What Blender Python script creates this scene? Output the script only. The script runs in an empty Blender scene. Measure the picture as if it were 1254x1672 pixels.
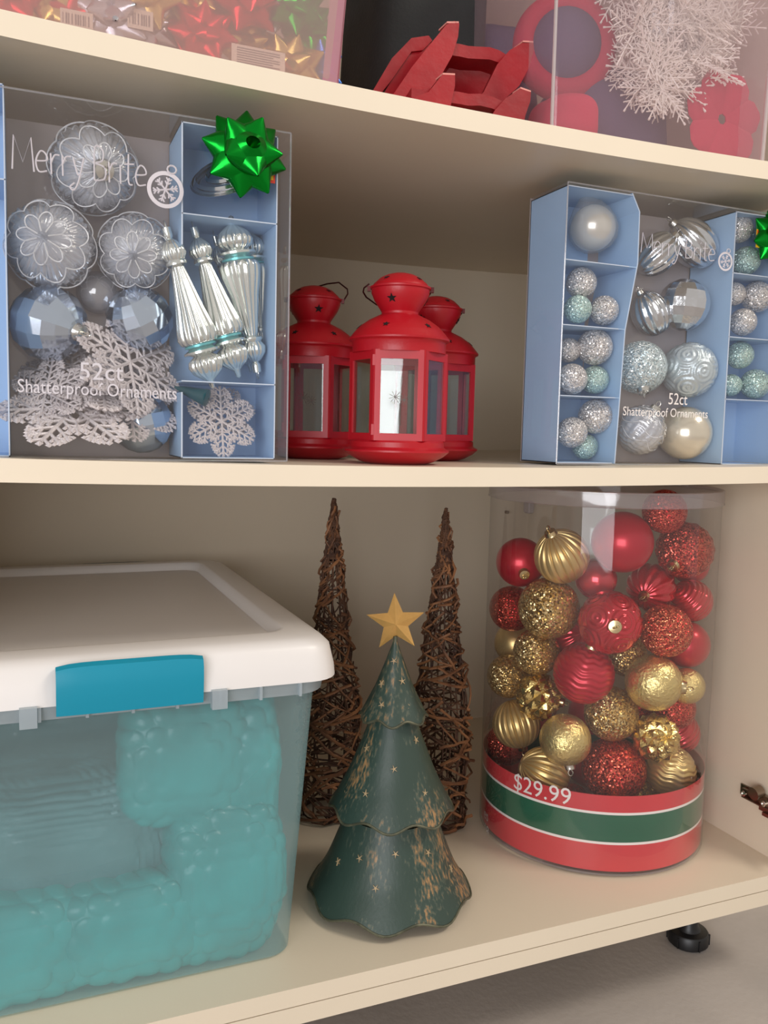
import bpy, math, random
from mathutils import Vector, Matrix, noise
random.seed(7)
SC = bpy.context.scene
PI = math.pi

# ------------------------------------------------------------------ camera
FPX = 1400.0; CX, CY = 627.0, 836.0
YAW, PITCH, ROLL = 0.39784, 0.09452, -0.0236
CAM = Vector((0.0, -0.85, 0.0333))
def _axes():
    cy, sy, cp, sp = math.cos(YAW), math.sin(YAW), math.cos(PITCH), math.sin(PITCH)
    f = Vector((sy*cp, cy*cp, -sp)); r = Vector((cy, -sy, 0)); d = f.cross(r)
    c, s = math.cos(ROLL), math.sin(ROLL)
    return c*r + s*d, -s*r + c*d, f
RT, DN, FW = _axes()
cam = bpy.data.cameras.new('camera'); cam.sensor_fit = 'HORIZONTAL'; cam.sensor_width = 36
cam.lens = 36*FPX/1254.0; cam.clip_start = 0.02
co = bpy.data.objects.new('camera', cam); SC.collection.objects.link(co)
m = Matrix((RT, -DN, -FW)).transposed().to_4x4(); m.translation = CAM; co.matrix_world = m
SC.camera = co

# ------------------------------------------------------------------ world, lamps, exposure
SC.view_settings.view_transform = 'Standard'; SC.view_settings.look = 'None'
SC.view_settings.gamma = 1; SC.view_settings.exposure = -0.04
w = bpy.data.worlds.new('garage_air'); SC.world = w; w.use_nodes = True
bg = w.node_tree.nodes['Background']; bg.inputs[0].default_value = (1.0, 0.93, 0.85, 1); bg.inputs[1].default_value = 0.60
def area(name, loc, target, sx, sy, power, col):
    l = bpy.data.lights.new(name, 'AREA'); l.shape = 'RECTANGLE'; l.size = sx; l.size_y = sy
    l.energy = power; l.color = col
    o = bpy.data.objects.new(name, l); SC.collection.objects.link(o); o.location = loc
    o.rotation_euler = (Vector(target)-Vector(loc)).to_track_quat('-Z', 'Y').to_euler()
    return o
area('ceiling_lamp', (2.3, -1.45, 2.35), (.7, .1, -.1), 1.2, .6, 46, (1.0, .91, .79))
area('window_light', (-2.15, -3.25, .15), (.8, .3, -.3), 2.5, 2.0, 98, (.95, .96, 1.0))

# ------------------------------------------------------------------ pixel -> point helpers (real planes of the cabinet)
def ray(x, y): return RT*((x-CX)/FPX) + DN*((y-CY)/FPX) + FW
def onz(x, y, z): d = ray(x, y); return CAM + d*((z-CAM.z)/d.z)
def ony(x, y, Y): d = ray(x, y); return CAM + d*((Y-CAM.y)/d.y)
def dep(p): return (Vector(p)-CAM).dot(FW)
def idir(dx, dy, t=0.0): return (RT*dx + DN*dy - FW*t).normalized()

# ------------------------------------------------------------------ cabinet dimensions
XR, XL, W = 0.9993, -0.225, 0.7255
ZA, ZC, TH, TC = 0.3659, -0.5774, 0.0220, 0.0217
KA, KB = 0.0391, 0.0211
def sagA(x): return KA*((x-.5)**2-.25)
def sagB(x): return KB*((x-.5)**2-.25)
ZFLOOR = -0.735

# ------------------------------------------------------------------ materials
def nt(name):
    m = bpy.data.materials.new(name); m.use_nodes = True
    t = m.node_tree; b = t.nodes['Principled BSDF']; return m, t, b
def lin(c):
    return tuple(((v/255)/12.92 if v/255 <= .04045 else ((v/255+.055)/1.055)**2.4) for v in c) + (1,)
def mat(name, c, rough=.5, metal=0.0, var=.0, vs=20, bump=0, bs=60, coat=0, c2=None, stretch=None, spec=.5, alpha=None, aniso=0):
    m, t, b = nt(name)
    b.inputs['Roughness'].default_value = rough; b.inputs['Metallic'].default_value = metal
    b.inputs['Specular IOR Level'].default_value = spec; b.inputs['Coat Weight'].default_value = coat
    b.inputs['Base Color'].default_value = lin(c)
    N, L = t.nodes, t.links
    tc = N.new('ShaderNodeTexCoord'); vec = tc.outputs['Object']
    if stretch:
        mp = N.new('ShaderNodeMapping'); mp.inputs['Scale'].default_value = stretch
        L.new(vec, mp.inputs[0]); vec = mp.outputs[0]
    if var or c2:
        n = N.new('ShaderNodeTexNoise'); n.inputs['Scale'].default_value = vs; n.inputs['Detail'].default_value = 5
        L.new(vec, n.inputs['Vector'])
        r = N.new('ShaderNodeValToRGB'); a = lin(c)
        if c2: r.color_ramp.elements[0].color = a; r.color_ramp.elements[1].color = lin(c2)
        else:
            r.color_ramp.elements[0].color = tuple(v*(1-var) for v in a[:3])+(1,)
            r.color_ramp.elements[1].color = tuple(min(1, v*(1+var)) for v in a[:3])+(1,)
        r.color_ramp.elements[0].position = .35; r.color_ramp.elements[1].position = .65
        L.new(n.outputs[0], r.inputs[0]); L.new(r.outputs[0], b.inputs['Base Color'])
    if bump:
        n = N.new('ShaderNodeTexNoise'); n.inputs['Scale'].default_value = bs; n.inputs['Detail'].default_value = 4
        L.new(vec, n.inputs['Vector']); u = N.new('ShaderNodeBump'); u.inputs['Strength'].default_value = bump
        u.inputs['Distance'].default_value = .002
        L.new(n.outputs[0], u.inputs['Height']); L.new(u.outputs[0], b.inputs['Normal'])
    return m
def glitter(name, c, c2, scale=70, rough=.25, metal=.75, dark=.25):
    """flecks: every voronoi cell has its own tilt and brightness"""
    m, t, b = nt(name); N, L = t.nodes, t.links
    tc = N.new('ShaderNodeTexCoord'); v = N.new('ShaderNodeTexVoronoi'); v.inputs['Scale'].default_value = scale
    L.new(tc.outputs['Object'], v.inputs['Vector'])
    sep = N.new('ShaderNodeSeparateColor'); L.new(v.outputs['Color'], sep.inputs[0])
    r = N.new('ShaderNodeValToRGB'); L.new(sep.outputs[0], r.inputs[0])
    a = lin(c)
    r.color_ramp.elements[0].color = tuple(x*dark for x in a[:3])+(1,); r.color_ramp.elements[0].position = .0
    e = r.color_ramp.elements.new(.35); e.color = a
    r.color_ramp.elements[-1].color = lin(c2)
    L.new(r.outputs[0], b.inputs['Base Color'])
    geo = N.new('ShaderNodeNewGeometry'); sub = N.new('ShaderNodeVectorMath'); sub.operation = 'SUBTRACT'
    L.new(v.outputs['Color'], sub.inputs[0]); sub.inputs[1].default_value = (.5, .5, .5)
    sc = N.new('ShaderNodeVectorMath'); sc.operation = 'SCALE'; L.new(sub.outputs[0], sc.inputs[0]); sc.inputs['Scale'].default_value = 1.25
    ad = N.new('ShaderNodeVectorMath'); ad.operation = 'ADD'; L.new(geo.outputs['Normal'], ad.inputs[0]); L.new(sc.outputs[0], ad.inputs[1])
    no = N.new('ShaderNodeVectorMath'); no.operation = 'NORMALIZE'; L.new(ad.outputs[0], no.inputs[0])
    L.new(no.outputs[0], b.inputs['Normal'])
    b.inputs['Roughness'].default_value = rough; b.inputs['Metallic'].default_value = metal
    return m
def clear(name, tint=(1, 1, 1), lo=.04, hi=.55, rough=.04, haze=0.0, hazec=(200, 195, 200), power=3.0, bump=0, bs=8):
    """thin plastic: see-through, shiny at grazing angles, with an even milky haze of its own"""
    m = bpy.data.materials.new(name); m.use_nodes = True; t = m.node_tree; t.nodes.clear(); N, L = t.nodes, t.links
    out = N.new('ShaderNodeOutputMaterial'); tr = N.new('ShaderNodeBsdfTransparent'); tr.inputs[0].default_value = (*tint, 1)
    gl = N.new('ShaderNodeBsdfGlossy'); gl.inputs['Roughness'].default_value = rough
    lw = N.new('ShaderNodeLayerWeight'); lw.inputs[0].default_value = .5
    pw = N.new('ShaderNodeMath'); pw.operation = 'POWER'; L.new(lw.outputs['Facing'], pw.inputs[0]); pw.inputs[1].default_value = power
    mr = N.new('ShaderNodeMapRange'); L.new(pw.outputs[0], mr.inputs[0]); mr.inputs['To Min'].default_value = lo; mr.inputs['To Max'].default_value = hi
    mx = N.new('ShaderNodeMixShader'); L.new(mr.outputs[0], mx.inputs[0])
    base = tr.outputs[0]
    if haze:
        df = N.new('ShaderNodeBsdfDiffuse'); df.inputs[0].default_value = lin(hazec)
        tl = N.new('ShaderNodeBsdfTranslucent'); tl.inputs[0].default_value = lin(hazec)
        m2 = N.new('ShaderNodeMixShader'); m2.inputs[0].default_value = .4; L.new(df.outputs[0], m2.inputs[1]); L.new(tl.outputs[0], m2.inputs[2])
        m3 = N.new('ShaderNodeMixShader'); m3.inputs[0].default_value = haze; L.new(tr.outputs[0], m3.inputs[1]); L.new(m2.outputs[0], m3.inputs[2])
        base = m3.outputs[0]
    L.new(base, mx.inputs[1]); L.new(gl.outputs[0], mx.inputs[2]); L.new(mx.outputs[0], out.inputs[0])
    if bump:
        tc = N.new('ShaderNodeTexCoord'); n = N.new('ShaderNodeTexNoise'); n.inputs['Scale'].default_value = bs
        L.new(tc.outputs['Object'], n.inputs['Vector']); u = N.new('ShaderNodeBump'); u.inputs['Strength'].default_value = bump; u.inputs['Distance'].default_value = .01
        L.new(n.outputs[0], u.inputs['Height']); L.new(u.outputs[0], gl.inputs['Normal'])
    return m

M = {}
M['melamine'] = mat('cream_melamine', (226, 212, 190), .38, var=.02, vs=3, bump=.05, bs=300)
M['melamine_edge'] = mat('cream_edge_band', (236, 222, 200), .45, var=.015, vs=5)
M['gap'] = mat('dark_gap', (90, 75, 60), .8)
M['concrete'] = mat('painted_concrete', (176, 168, 162), .7, var=.10, vs=4, bump=.3, bs=90)
M['wallpaint'] = mat('wall_paint', (190, 180, 165), .8, var=.03)
M['black'] = mat('black_plastic', (22, 22, 24), .4, var=.2)
M['nickel'] = mat('hinge_metal', (150, 135, 120), .3, metal=1, var=.1)
M['white'] = mat('white_plastic', (232, 228, 226), .35, var=.01, vs=6)
M['bracket'] = mat('bracket_plastic', (205, 195, 195), .5, var=.02)
M['teal'] = mat('teal_plastic', (10, 140, 168), .35, var=.04, vs=5)
M['tealdark'] = mat('dark_and_shaded_teal', (8, 70, 80), .4, var=.04)  # own colour of the cone ornament, painted shade on the rear latch
M['bin'] = clear('frosted_bin_plastic', (.93, .98, 1.0), .05, .35, .25, haze=.38, hazec=(176, 206, 210), bump=.1)
M['binrim'] = clear('frosted_rim_plastic', (.9, .96, .98), .08, .35, .25, haze=.62, hazec=(205, 215, 222))
M['bubble'] = mat('teal_bubble_wrap', (30, 160, 158), .34, var=.2, vs=9, coat=.25, spec=.5, bump=.35, bs=120)
M['bubblegrey'] = mat('grey_teal_wrap', (84, 134, 138), .34, var=.15, vs=14, coat=.2, bump=.5, bs=140)
M['red'] = mat('red_enamel', (178, 14, 30), .38, var=.05, vs=12, bump=.12, bs=200)
M['redin'] = mat('red_enamel_frame', (184, 20, 36), .38, var=.05, vs=12)
M['holeshade'] = mat('painted_hole_shade', (18, 6, 6), .9)  # near-black paints the shade inside the lantern's star openings
M['glass'] = clear('lantern_glass', (.97, .99, .98), .055, .7, .015, bump=.02, bs=10)
M['wire'] = mat('dark_wire', (70, 22, 22), .4, metal=.6)
M['twig'] = mat('brown_twig', (98, 64, 44), .65, c2=(156, 106, 68), vs=30, bump=.6, bs=200)
M['twigdark'] = mat('dark_twig', (60, 38, 28), .75, c2=(100, 66, 44), vs=40, bump=.6, bs=200)
M['goldpaint'] = mat('matte_gold_paint', (214, 168, 98), .45, metal=.35, var=.06, vs=60, bump=.2, bs=300)
M['cream'] = mat('cream_star_paint', (176, 152, 116), .6, var=.1)
M['treerim'] = mat('tarnished_rim', (104, 104, 84), .5, metal=.3, c2=(70, 72, 58), vs=80)
def treepaint():
    m, t, b = nt('distressed_green_tin'); N, L = t.nodes, t.links
    tc = N.new('ShaderNodeTexCoord')
    mp = N.new('ShaderNodeMapping'); mp.inputs['Scale'].default_value = (1, 1, .055); L.new(tc.outputs['Object'], mp.inputs[0])
    n1 = N.new('ShaderNodeTexNoise'); n1.inputs['Scale'].default_value = 260; n1.inputs['Detail'].default_value = 6; L.new(mp.outputs[0], n1.inputs['Vector'])
    n2 = N.new('ShaderNodeTexNoise'); n2.inputs['Scale'].default_value = 17; n2.inputs['Detail'].default_value = 2
    mp2 = N.new('ShaderNodeMapping'); mp2.inputs['Scale'].default_value = (1, 1, .42); L.new(tc.outputs['Object'], mp2.inputs[0]); L.new(mp2.outputs[0], n2.inputs['Vector'])
    mu = N.new('ShaderNodeMath'); mu.operation = 'MULTIPLY'; L.new(n1.outputs[0], mu.inputs[0]); L.new(n2.outputs[0], mu.inputs[1])
    r = N.new('ShaderNodeValToRGB'); L.new(mu.outputs[0], r.inputs[0])
    r.color_ramp.elements[0].position = .27; r.color_ramp.elements[0].color = lin((50, 68, 60))
    e = r.color_ramp.elements.new(.315); e.color = lin((78, 88, 76)); e = r.color_ramp.elements.new(.35); e.color = lin((112, 98, 74))
    r.color_ramp.elements[-1].position = .42; r.color_ramp.elements[-1].color = lin((166, 128, 86))
    L.new(r.outputs[0], b.inputs['Base Color']); b.inputs['Roughness'].default_value = .42
    u = N.new('ShaderNodeBump'); u.inputs['Strength'].default_value = .25; u.inputs['Distance'].default_value = .001
    L.new(n1.outputs[0], u.inputs['Height']); L.new(u.outputs[0], b.inputs['Normal'])
    return m
M['tree'] = treepaint()
M['tubeclear'] = clear('clear_tube_plastic', (.985, .98, .98), .05, .75, .03, haze=.035, hazec=(235, 225, 225), bump=.05, bs=5)
M['tubelid'] = clear('clear_lid_plastic', (.95, .94, .95), .10, .6, .10, haze=.28, hazec=(225, 215, 220))
M['bandred'] = mat('red_band_print', (205, 52, 62), .3, var=.03, coat=.5)
M['bandgreen'] = mat('green_band_print', (12, 92, 66), .3, var=.05, coat=.5)
M['print'] = mat('white_print', (240, 232, 228), .5)
M['printgrey'] = mat('pale_print', (214, 208, 214), .5)
M['cap_silver'] = mat('silver_cap', (215, 212, 205), .2, metal=1)
M['cap_gold'] = mat('gold_cap', (216, 196, 150), .22, metal=1)
M['o_redmatte'] = mat('red_satin', (190, 16, 44), .32, metal=.45, coat=.3)
M['o_redshiny'] = mat('red_gloss', (200, 14, 40), .14, metal=.6, coat=.8)
M['o_redglit'] = glitter('red_glitter', (176, 20, 26), (255, 130, 105), 24)
M['o_redorange'] = glitter('orange_red_glitter', (196, 40, 38), (255, 165, 120), 24)
M['o_goldmatte'] = mat('gold_satin', (214, 184, 124), .3, metal=.7)
M['o_goldshiny'] = mat('gold_gloss', (226, 198, 128), .14, metal=.95, bump=.5, bs=6)
M['o_goldcrack'] = mat('gold_crackle', (230, 208, 142), .2, metal=.85, bump=.9, bs=9)
M['o_goldglit'] = glitter('gold_glitter', (196, 150, 76), (255, 236, 180), 21, dark=.3)
M['o_silvglit'] = glitter('silver_glitter', (205, 198, 196), (255, 252, 250), 15, dark=.55, metal=.45)
M['o_mintglit'] = glitter('mint_glitter', (172, 204, 196), (230, 252, 246), 15, dark=.6, metal=.4)
M['o_aquaglit'] = glitter('pale_aqua_glitter', (190, 208, 212), (250, 255, 255), 22, dark=.6, metal=.4)
M['o_pearl'] = mat('pearl_white', (228, 222, 212), .22, metal=.55, coat=.7)
M['o_pearlchamp'] = mat('pearl_champagne', (226, 216, 196), .2, metal=.6, coat=.6)
M['o_silver'] = mat('silver_shiny', (218, 220, 224), .13, metal=1, bump=.25, bs=5)
M['o_aqua'] = mat('pale_aqua_silver', (204, 216, 222), .25, metal=.6, bump=.4, bs=20)
M['o_clear'] = clear('clear_ornament_shell', (.93, .95, .98), .16, .85, .05, haze=.30, hazec=(226, 226, 232), power=1.6)
M['o_frost'] = mat('frosted_silver', (226, 226, 230), .25, metal=.55, bump=.3, bs=12)
M['o_mirror'] = mat('blueish_mirror', (196, 210, 228), .10, metal=.95)
M['o_clearblue'] = clear('clear_blue_ornament_shell', (.80, .88, .96), .22, .85, .06, haze=.25, hazec=(190, 205, 225), power=1.4)
M['o_rim'] = mat('white_glitter_line', (236, 236, 240), .3, metal=.3, bump=.4, bs=300)
M['snow'] = glitter('silver_snow_glitter', (206, 194, 196), (255, 250, 250), 420, dark=.55, metal=.25)
M['finial'] = mat('silver_finial', (226, 230, 226), .17, metal=.92)
M['finialband'] = mat('aqua_band', (110, 190, 196), .3, metal=.5)
M['cardblue'] = mat('pale_blue_card', (166, 198, 232), .5, var=.02, vs=8)
M['cardedge'] = mat('cut_card_edge', (205, 216, 232), .6)
M['pvc'] = clear('clear_box_plastic', (.99, .99, .99), .03, .5, .03, haze=.05, hazec=(225, 222, 230), bump=.08, bs=9)
M['pvcback'] = clear('hazy_back_plastic', (.9, .89, .9), .08, .5, .12, haze=.85, hazec=(216, 204, 204), bump=.1, bs=6)
M['pvcedge'] = clear('folded_plastic_edge', (.95, .95, .96), .15, .6, .08, haze=.35, hazec=(225, 225, 232))
M['bowgreen'] = mat('green_foil_ribbon', (0, 140, 36), .22, metal=.85)
M['bowred'] = mat('red_foil_ribbon', (206, 24, 44), .25, metal=.7)
M['bowgold'] = mat('gold_foil_ribbon', (222, 190, 110), .25, metal=.8)
M['bowsilver'] = mat('silver_foil_ribbon', (206, 206, 212), .22, metal=.85)
M['bowblue'] = mat('blue_foil_ribbon', (70, 120, 205), .3, metal=.6)
M['paperlabel'] = mat('paper_label', (222, 208, 190), .7)
M['ink'] = mat('grey_ink', (120, 108, 104), .8)
M['stickyellow'] = mat('yellow_sticker', (246, 196, 40), .5)
M['stickred'] = mat('red_sticker', (214, 60, 36), .5)
M['pinkbin'] = clear('pinkish_bin_plastic', (.98, .93, .94), .04, .35, .12, haze=.48, hazec=(232, 204, 198), bump=.05)
M['pinkedge'] = clear('pinkish_bin_edge', (.97, .85, .90), .08, .4, .15, haze=.60, hazec=(226, 168, 186))
M['mauvebin'] = clear('mauve_bin_plastic', (.95, .92, .95), .04, .4, .10, haze=.24, hazec=(224, 196, 204), bump=.05)
M['binglint'] = clear('painted_bin_glint', (1, .98, .98), .3, .8, .10, haze=.6, hazec=(250, 240, 240))  # whitened plastic, the highlight along the corners is put into the colour
M['redwood'] = mat('red_painted_wood', (166, 10, 26), .42, c2=(140, 8, 22), vs=14, bump=.25, bs=70)
M['woodtip'] = mat('pale_pink_wood', (226, 150, 140), .6)
M['charcoal'] = mat('charcoal_fabric', (44, 46, 46), .85, var=.2, vs=10, bump=.4, bs=240)
M['slate'] = mat('slate_mauve_fabric', (88, 80, 108), .8, var=.1, vs=8, bump=.3, bs=200)
M['crimson'] = mat('crimson_felt', (196, 26, 66), .8, var=.08, vs=9, bump=.3, bs=200)
M['snowwhite'] = mat('white_plastic_flake', (250, 244, 234), .4)
M['bag'] = clear('thin_clear_bag', (1, 1, 1), .05, .4, .08, haze=.16, hazec=(250, 246, 240), bump=.4, bs=30)

# ------------------------------------------------------------------ mesh helpers
class MB:
    def __init__(s): s.v = []; s.f = []; s.mi = []; s.cur = 0
    def add(s, vs, fs):
        o = len(s.v); s.v += [tuple(v) for v in vs]; s.f += [tuple(i+o for i in f) for f in fs]; s.mi += [s.cur]*len(fs)
        return s
    def box(s, x0, x1, y0, y1, z0, z1, b=0.0):
        if b <= 0:
            vs = [(x, y, z) for z in (z0, z1) for y in (y0, y1) for x in (x0, x1)]
            return s.add(vs, [(0, 2, 3, 1), (4, 5, 7, 6), (0, 1, 5, 4), (2, 6, 7, 3), (0, 4, 6, 2), (1, 3, 7, 5)])
        # chamfered in plan and section
        rings = []
        for (z, k) in ((z0, b), (z0+b, 0), (z1-b, 0), (z1, b)):
            a0, a1, c0, c1 = x0+k, x1-k, y0+k, y1-k
            rings.append([(a0+b, c0, z), (a1-b, c0, z), (a1, c0+b, z), (a1, c1-b, z), (a1-b, c1, z), (a0+b, c1, z), (a0, c1-b, z), (a0, c0+b, z)])
        return s.rings(rings, True)
    def obox(s, c, ax, ay, az, hx, hy, hz):
        c, ax, ay, az = Vector(c), Vector(ax).normalized(), Vector(ay).normalized(), Vector(az).normalized()
        vs = [c+ax*hx*x+ay*hy*y+az*hz*z for z in (-1, 1) for y in (-1, 1) for x in (-1, 1)]
        return s.add(vs, [(0, 2, 3, 1), (4, 5, 7, 6), (0, 1, 5, 4), (2, 6, 7, 3), (0, 4, 6, 2), (1, 3, 7, 5)])
    def rings(s, rings, caps=True, closed=True):
        n = len(rings[0]); vs = [p for r in rings for p in r]; fs = []
        for i in range(len(rings)-1):
            for j in range(n if closed else n-1):
                k = (j+1) % n
                fs.append((i*n+j, i*n+k, (i+1)*n+k, (i+1)*n+j))
        if caps:
            fs.append(tuple(reversed(range(n)))); fs.append(tuple(range((len(rings)-1)*n, len(rings)*n)))
        return s.add(vs, fs)
    def lathe(s, prof, n=32, caps=False, c=(0, 0), fn=None):
        R = []
        for (r, z) in prof:
            ring = []
            for j in range(n):
                a = 2*PI*j/n; rr, zz = (r, z) if fn is None else fn(r, z, a)
                ring.append((c[0]+rr*math.cos(a), c[1]+rr*math.sin(a), zz))
            R.append(ring)
        return s.rings(R, caps)
    def tube(s, pts, r, n=6, closed=False, caps=True, flat=1.0):
        pts = [Vector(p) for p in pts]; N = len(pts); rad = r if isinstance(r, (list, tuple)) else [r]*N
        up = None; R = []
        for i, p in enumerate(pts):
            if closed: t = pts[(i+1) % N]-pts[i-1]
            else: t = pts[min(i+1, N-1)]-pts[max(i-1, 0)]
            if t.length < 1e-9: t = Vector((0, 0, 1))
            t.normalize()
            if up is None: up = Vector((0, 0, 1)) if abs(t.z) < .9 else Vector((1, 0, 0))
            u = up - t*up.dot(t)
            if u.length < 1e-6: u = t.orthogonal()
            u.normalize(); v = t.cross(u); up = u
            R.append([p + (u*math.cos(2*PI*k/n)*flat + v*math.sin(2*PI*k/n))*rad[i] for k in range(n)])
        if closed: R.append(R[0]); caps = False
        return s.rings(R, caps)
    def prism(s, poly, d, o=(0, 0, 0), ax=(1, 0, 0), ay=(0, 0, 1)):
        """polygon in (ax, ay) pushed through by vector d"""
        o, ax, ay, d = Vector(o), Vector(ax), Vector(ay), Vector(d); n = len(poly)
        a = [o+ax*p[0]+ay*p[1] for p in poly]; b = [p+d for p in a]
        return s.add(a+b, [tuple(range(n)), tuple(reversed(range(n, 2*n)))]+[(i, i+n, (i+1) % n+n, (i+1) % n) for i in range(n)])
    def mesh(s, name, mats, smooth=True, fix=True):
        me = bpy.data.meshes.new(name); me.from_pydata(s.v, [], s.f)
        mats = mats if isinstance(mats, (list, tuple)) else [mats]
        for m_ in mats: me.materials.append(m_)
        me.polygons.foreach_set('material_index', s.mi)
        if fix:
            import bmesh
            bm = bmesh.new(); bm.from_mesh(me); bmesh.ops.recalc_face_normals(bm, faces=bm.faces[:]); bm.to_mesh(me); bm.free()
        if smooth:
            me.polygons.foreach_set('use_smooth', [True]*len(me.polygons))
            try: me.set_sharp_from_angle(angle=math.radians(smooth if smooth is not True else 40))
            except Exception: pass
        me.update(); return me
    def build(s, name, mats, parent=None, loc=None, smooth=True, fix=True):
        return place(name, s.mesh(name, mats, smooth, fix), parent, loc)
def place(name, me, parent=None, loc=None, rot=None, scale=None):
    o = bpy.data.objects.new(name, me); SC.collection.objects.link(o)
    if parent: o.parent = parent
    if loc is not None: o.location = loc
    if rot is not None:
        if hasattr(rot, 'to_quaternion'): o.rotation_euler = rot.to_quaternion().to_euler() if not hasattr(rot, 'x') or hasattr(rot, 'w') else rot
        else: o.rotation_euler = rot
    if scale is not None: o.scale = (scale,)*3 if isinstance(scale, (int, float)) else scale
    return o
def tag(o, label, cat=None, group=None, kind=None):
    if label: o['label'] = label
    if cat: o['category'] = cat
    if group: o['group'] = group
    if kind: o['kind'] = kind
    return o
def thing(name, label, cat, loc=(0, 0, 0), rotz=0, group=None):
    o = bpy.data.objects.new(name, None); SC.collection.objects.link(o); o.location = loc; o.rotation_euler = (0, 0, rotz)
    o.empty_display_size = .02
    return tag(o, label, cat, group)
def star_poly(R, r, n=5, rot=PI/2):
    return [((R if i % 2 == 0 else r)*math.cos(rot+PI*i/n), (R if i % 2 == 0 else r)*math.sin(rot+PI*i/n)) for i in range(2*n)]
def text_mesh(s, size, font_shear=0, spacing=1.0):
    c = bpy.data.curves.new('lettering', 'FONT'); c.body = s; c.size = size; c.align_x = 'LEFT'; c.shear = font_shear; c.space_character = spacing
    c.resolution_u = 3; c.offset = -.006*0
    o = bpy.data.objects.new('lettering', c); SC.collection.objects.link(o)
    dg = bpy.context.evaluated_depsgraph_get(); dg.update()
    me = bpy.data.meshes.new_from_object(o.evaluated_get(dg))
    bpy.data.objects.remove(o); bpy.data.curves.remove(c); return me

#@@STRUCTURE
# ================================================================== the room
def struct(name, mb, m_, **k):
    o = mb.build(name, m_, **k); o['kind'] = 'structure'; return o
struct('floor', MB().box(-3, 4, -3.2, .86, ZFLOOR-.05, ZFLOOR), M['concrete'], smooth=False)
struct('wall_back', MB().box(-3, 4, .80, .86, ZFLOOR, 2.3), M['wallpaint'], smooth=False)

# ================================================================== the cabinet
cab = thing('storage_cabinet', 'open cream melamine storage cabinet whose shelves hold all the decorations', 'cabinet', (.39, .36, ZFLOOR))
def cpart(name, mb, m_, **k):
    o = mb.build(name, m_, **k); o.parent = cab; o.location = (-.39, -.36, -ZFLOOR); return o
def sag_board(z0, z1, fn, y0=0.0, y1=W):
    mb = MB(); n = 40; R = []
    for i in range(n+1):
        x = XL+(XR-XL)*i/n; d = fn(x)
        R.append([(x, y0, z0+d), (x, y0, z1+d), (x, y1, z1+d), (x, y1, z0+d)])
    mb.rings(R, True)
    mb.mi = [1 if (k % 4 == 0 and k < n*4) else 0 for k in range(len(mb.f))]
    return mb
o = cpart('shelf', sag_board(ZA, ZA+TH, sagA), [M['melamine'], M['melamine_edge']], smooth=False); o['label'] = 'upper shelf board'
o = cpart('shelf', sag_board(-TH, 0, sagB), [M['melamine'], M['melamine_edge']], smooth=False); o['label'] = 'middle shelf board'
cpart('bottom_panel', MB().box(XL, XR+.02, 0, W, ZC-TC+.0006, ZC), M['melamine'], smooth=False)
cpart('base_board', MB().box(XL-.02, XR+.02, 0, W, ZC-2*TC, ZC-TC-.0006), M['melamine'], smooth=False)
cpart('side_panel', MB().box(XR, XR+.02, .0, W, ZC, .95), M['melamine'], smooth=False)
cpart('side_panel', MB().box(XL-.02, XL, .0, W, ZC-TC, .95), M['melamine'], smooth=False)
cpart('back_panel', MB().box(XL-.02, XR+.02, W, W+.012, ZC-TC, .95), M['melamine'], smooth=False)
cpart('top_panel', MB().box(XL-.02, XR+.02, 0, W+.012, .95, .97), M['melamine'], smooth=False)
def foot(p, r=.030):
    zt = ZC-2*TC; z0 = ZFLOOR
    mb = MB().lathe([(r*.9, z0), (r, z0+.003), (r, z0+.018), (r*.93, z0+.021), (r*.6, z0+.023), (r*.45, z0+.03), (r*.45, zt), (.0005, zt)], 24, c=p)
    for k in range(6):
        a = k*PI/3+.35; mb.obox((p[0]+(r-.0)*math.cos(a), p[1]+r*math.sin(a), z0+.0105), (math.cos(a), math.sin(a), 0), (-math.sin(a), math.cos(a), 0), (0, 0, 1), .0015, .0012, .008)
    mb.lathe([(r*1.0, zt-.004), (r*1.15, zt-.004), (r*1.15, zt), (r*.9, zt)], 20, c=p)
    cpart('foot', mb, M['black'])
fp = onz(1139, 1538, ZFLOOR+.012)
foot((fp.x, fp.y+.02)); foot((fp.x, W-.08)); foot((-.15, fp.y+.02)); foot((-.15, W-.08))
cp_ = MB(); q = (fp.x+.115, fp.y+.03)
cp_.lathe([(.004, ZC-2*TC-.03), (.007, ZC-2*TC-.025), (.011, ZC-2*TC-.012), (.012, ZC-2*TC)], 12, caps=True, c=q); cpart('leveller_clip', cp_, M['black'])
# hinge on the right side panel
def hinge(Y, Z):
    a = Vector((0, -1, 0)); x = XR
    h = MB(); h.box(x-.003, x, Y-.06, Y+.022, Z-.006, Z+.010); h.box(x-.010, x-.003, Y-.062, Y+.012, Z+.006, Z+.008); h.box(x-.011, x-.003, Y-.062, Y+.012, Z-.006, Z-.004)
    h.box(x-.009, x-.004, Y-.075, Y-.02, Z-.012, Z+.012); h.box(x-.013, x-.003, Y-.09, Y-.03, Z-.016, Z-.011)
    o = cpart('hinge', h, M['nickel'], smooth=False)
    for (yy, zz) in ((Y+.008, Z+.001), (Y-.030, Z+.001)):
        s = MB(); R = []
        for (r, xx) in ((.0045, x-.009), (.0045, x-.012), (.003, x-.0125), (.003, x-.011)):
            R.append([(xx, yy+r*math.cos(t*PI/6), zz+r*math.sin(t*PI/6)) for t in range(12)])
        s.rings(R, True); c = s.build('screw', M['cap_silver']); c.parent = o
    k = MB(); k.tube([(x-.02, Y-.018, Z+.012), (x-.006, Y-.018, Z+.014)], .010, 12); k.build('cam_cover', M['nickel'], o)
p = Vector((XR, .075, -.497)); hinge(p.y, p.z)
d = ray(868, 828); t_ = (XR-CAM.x)/d.x; bp = CAM+d*t_
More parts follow.
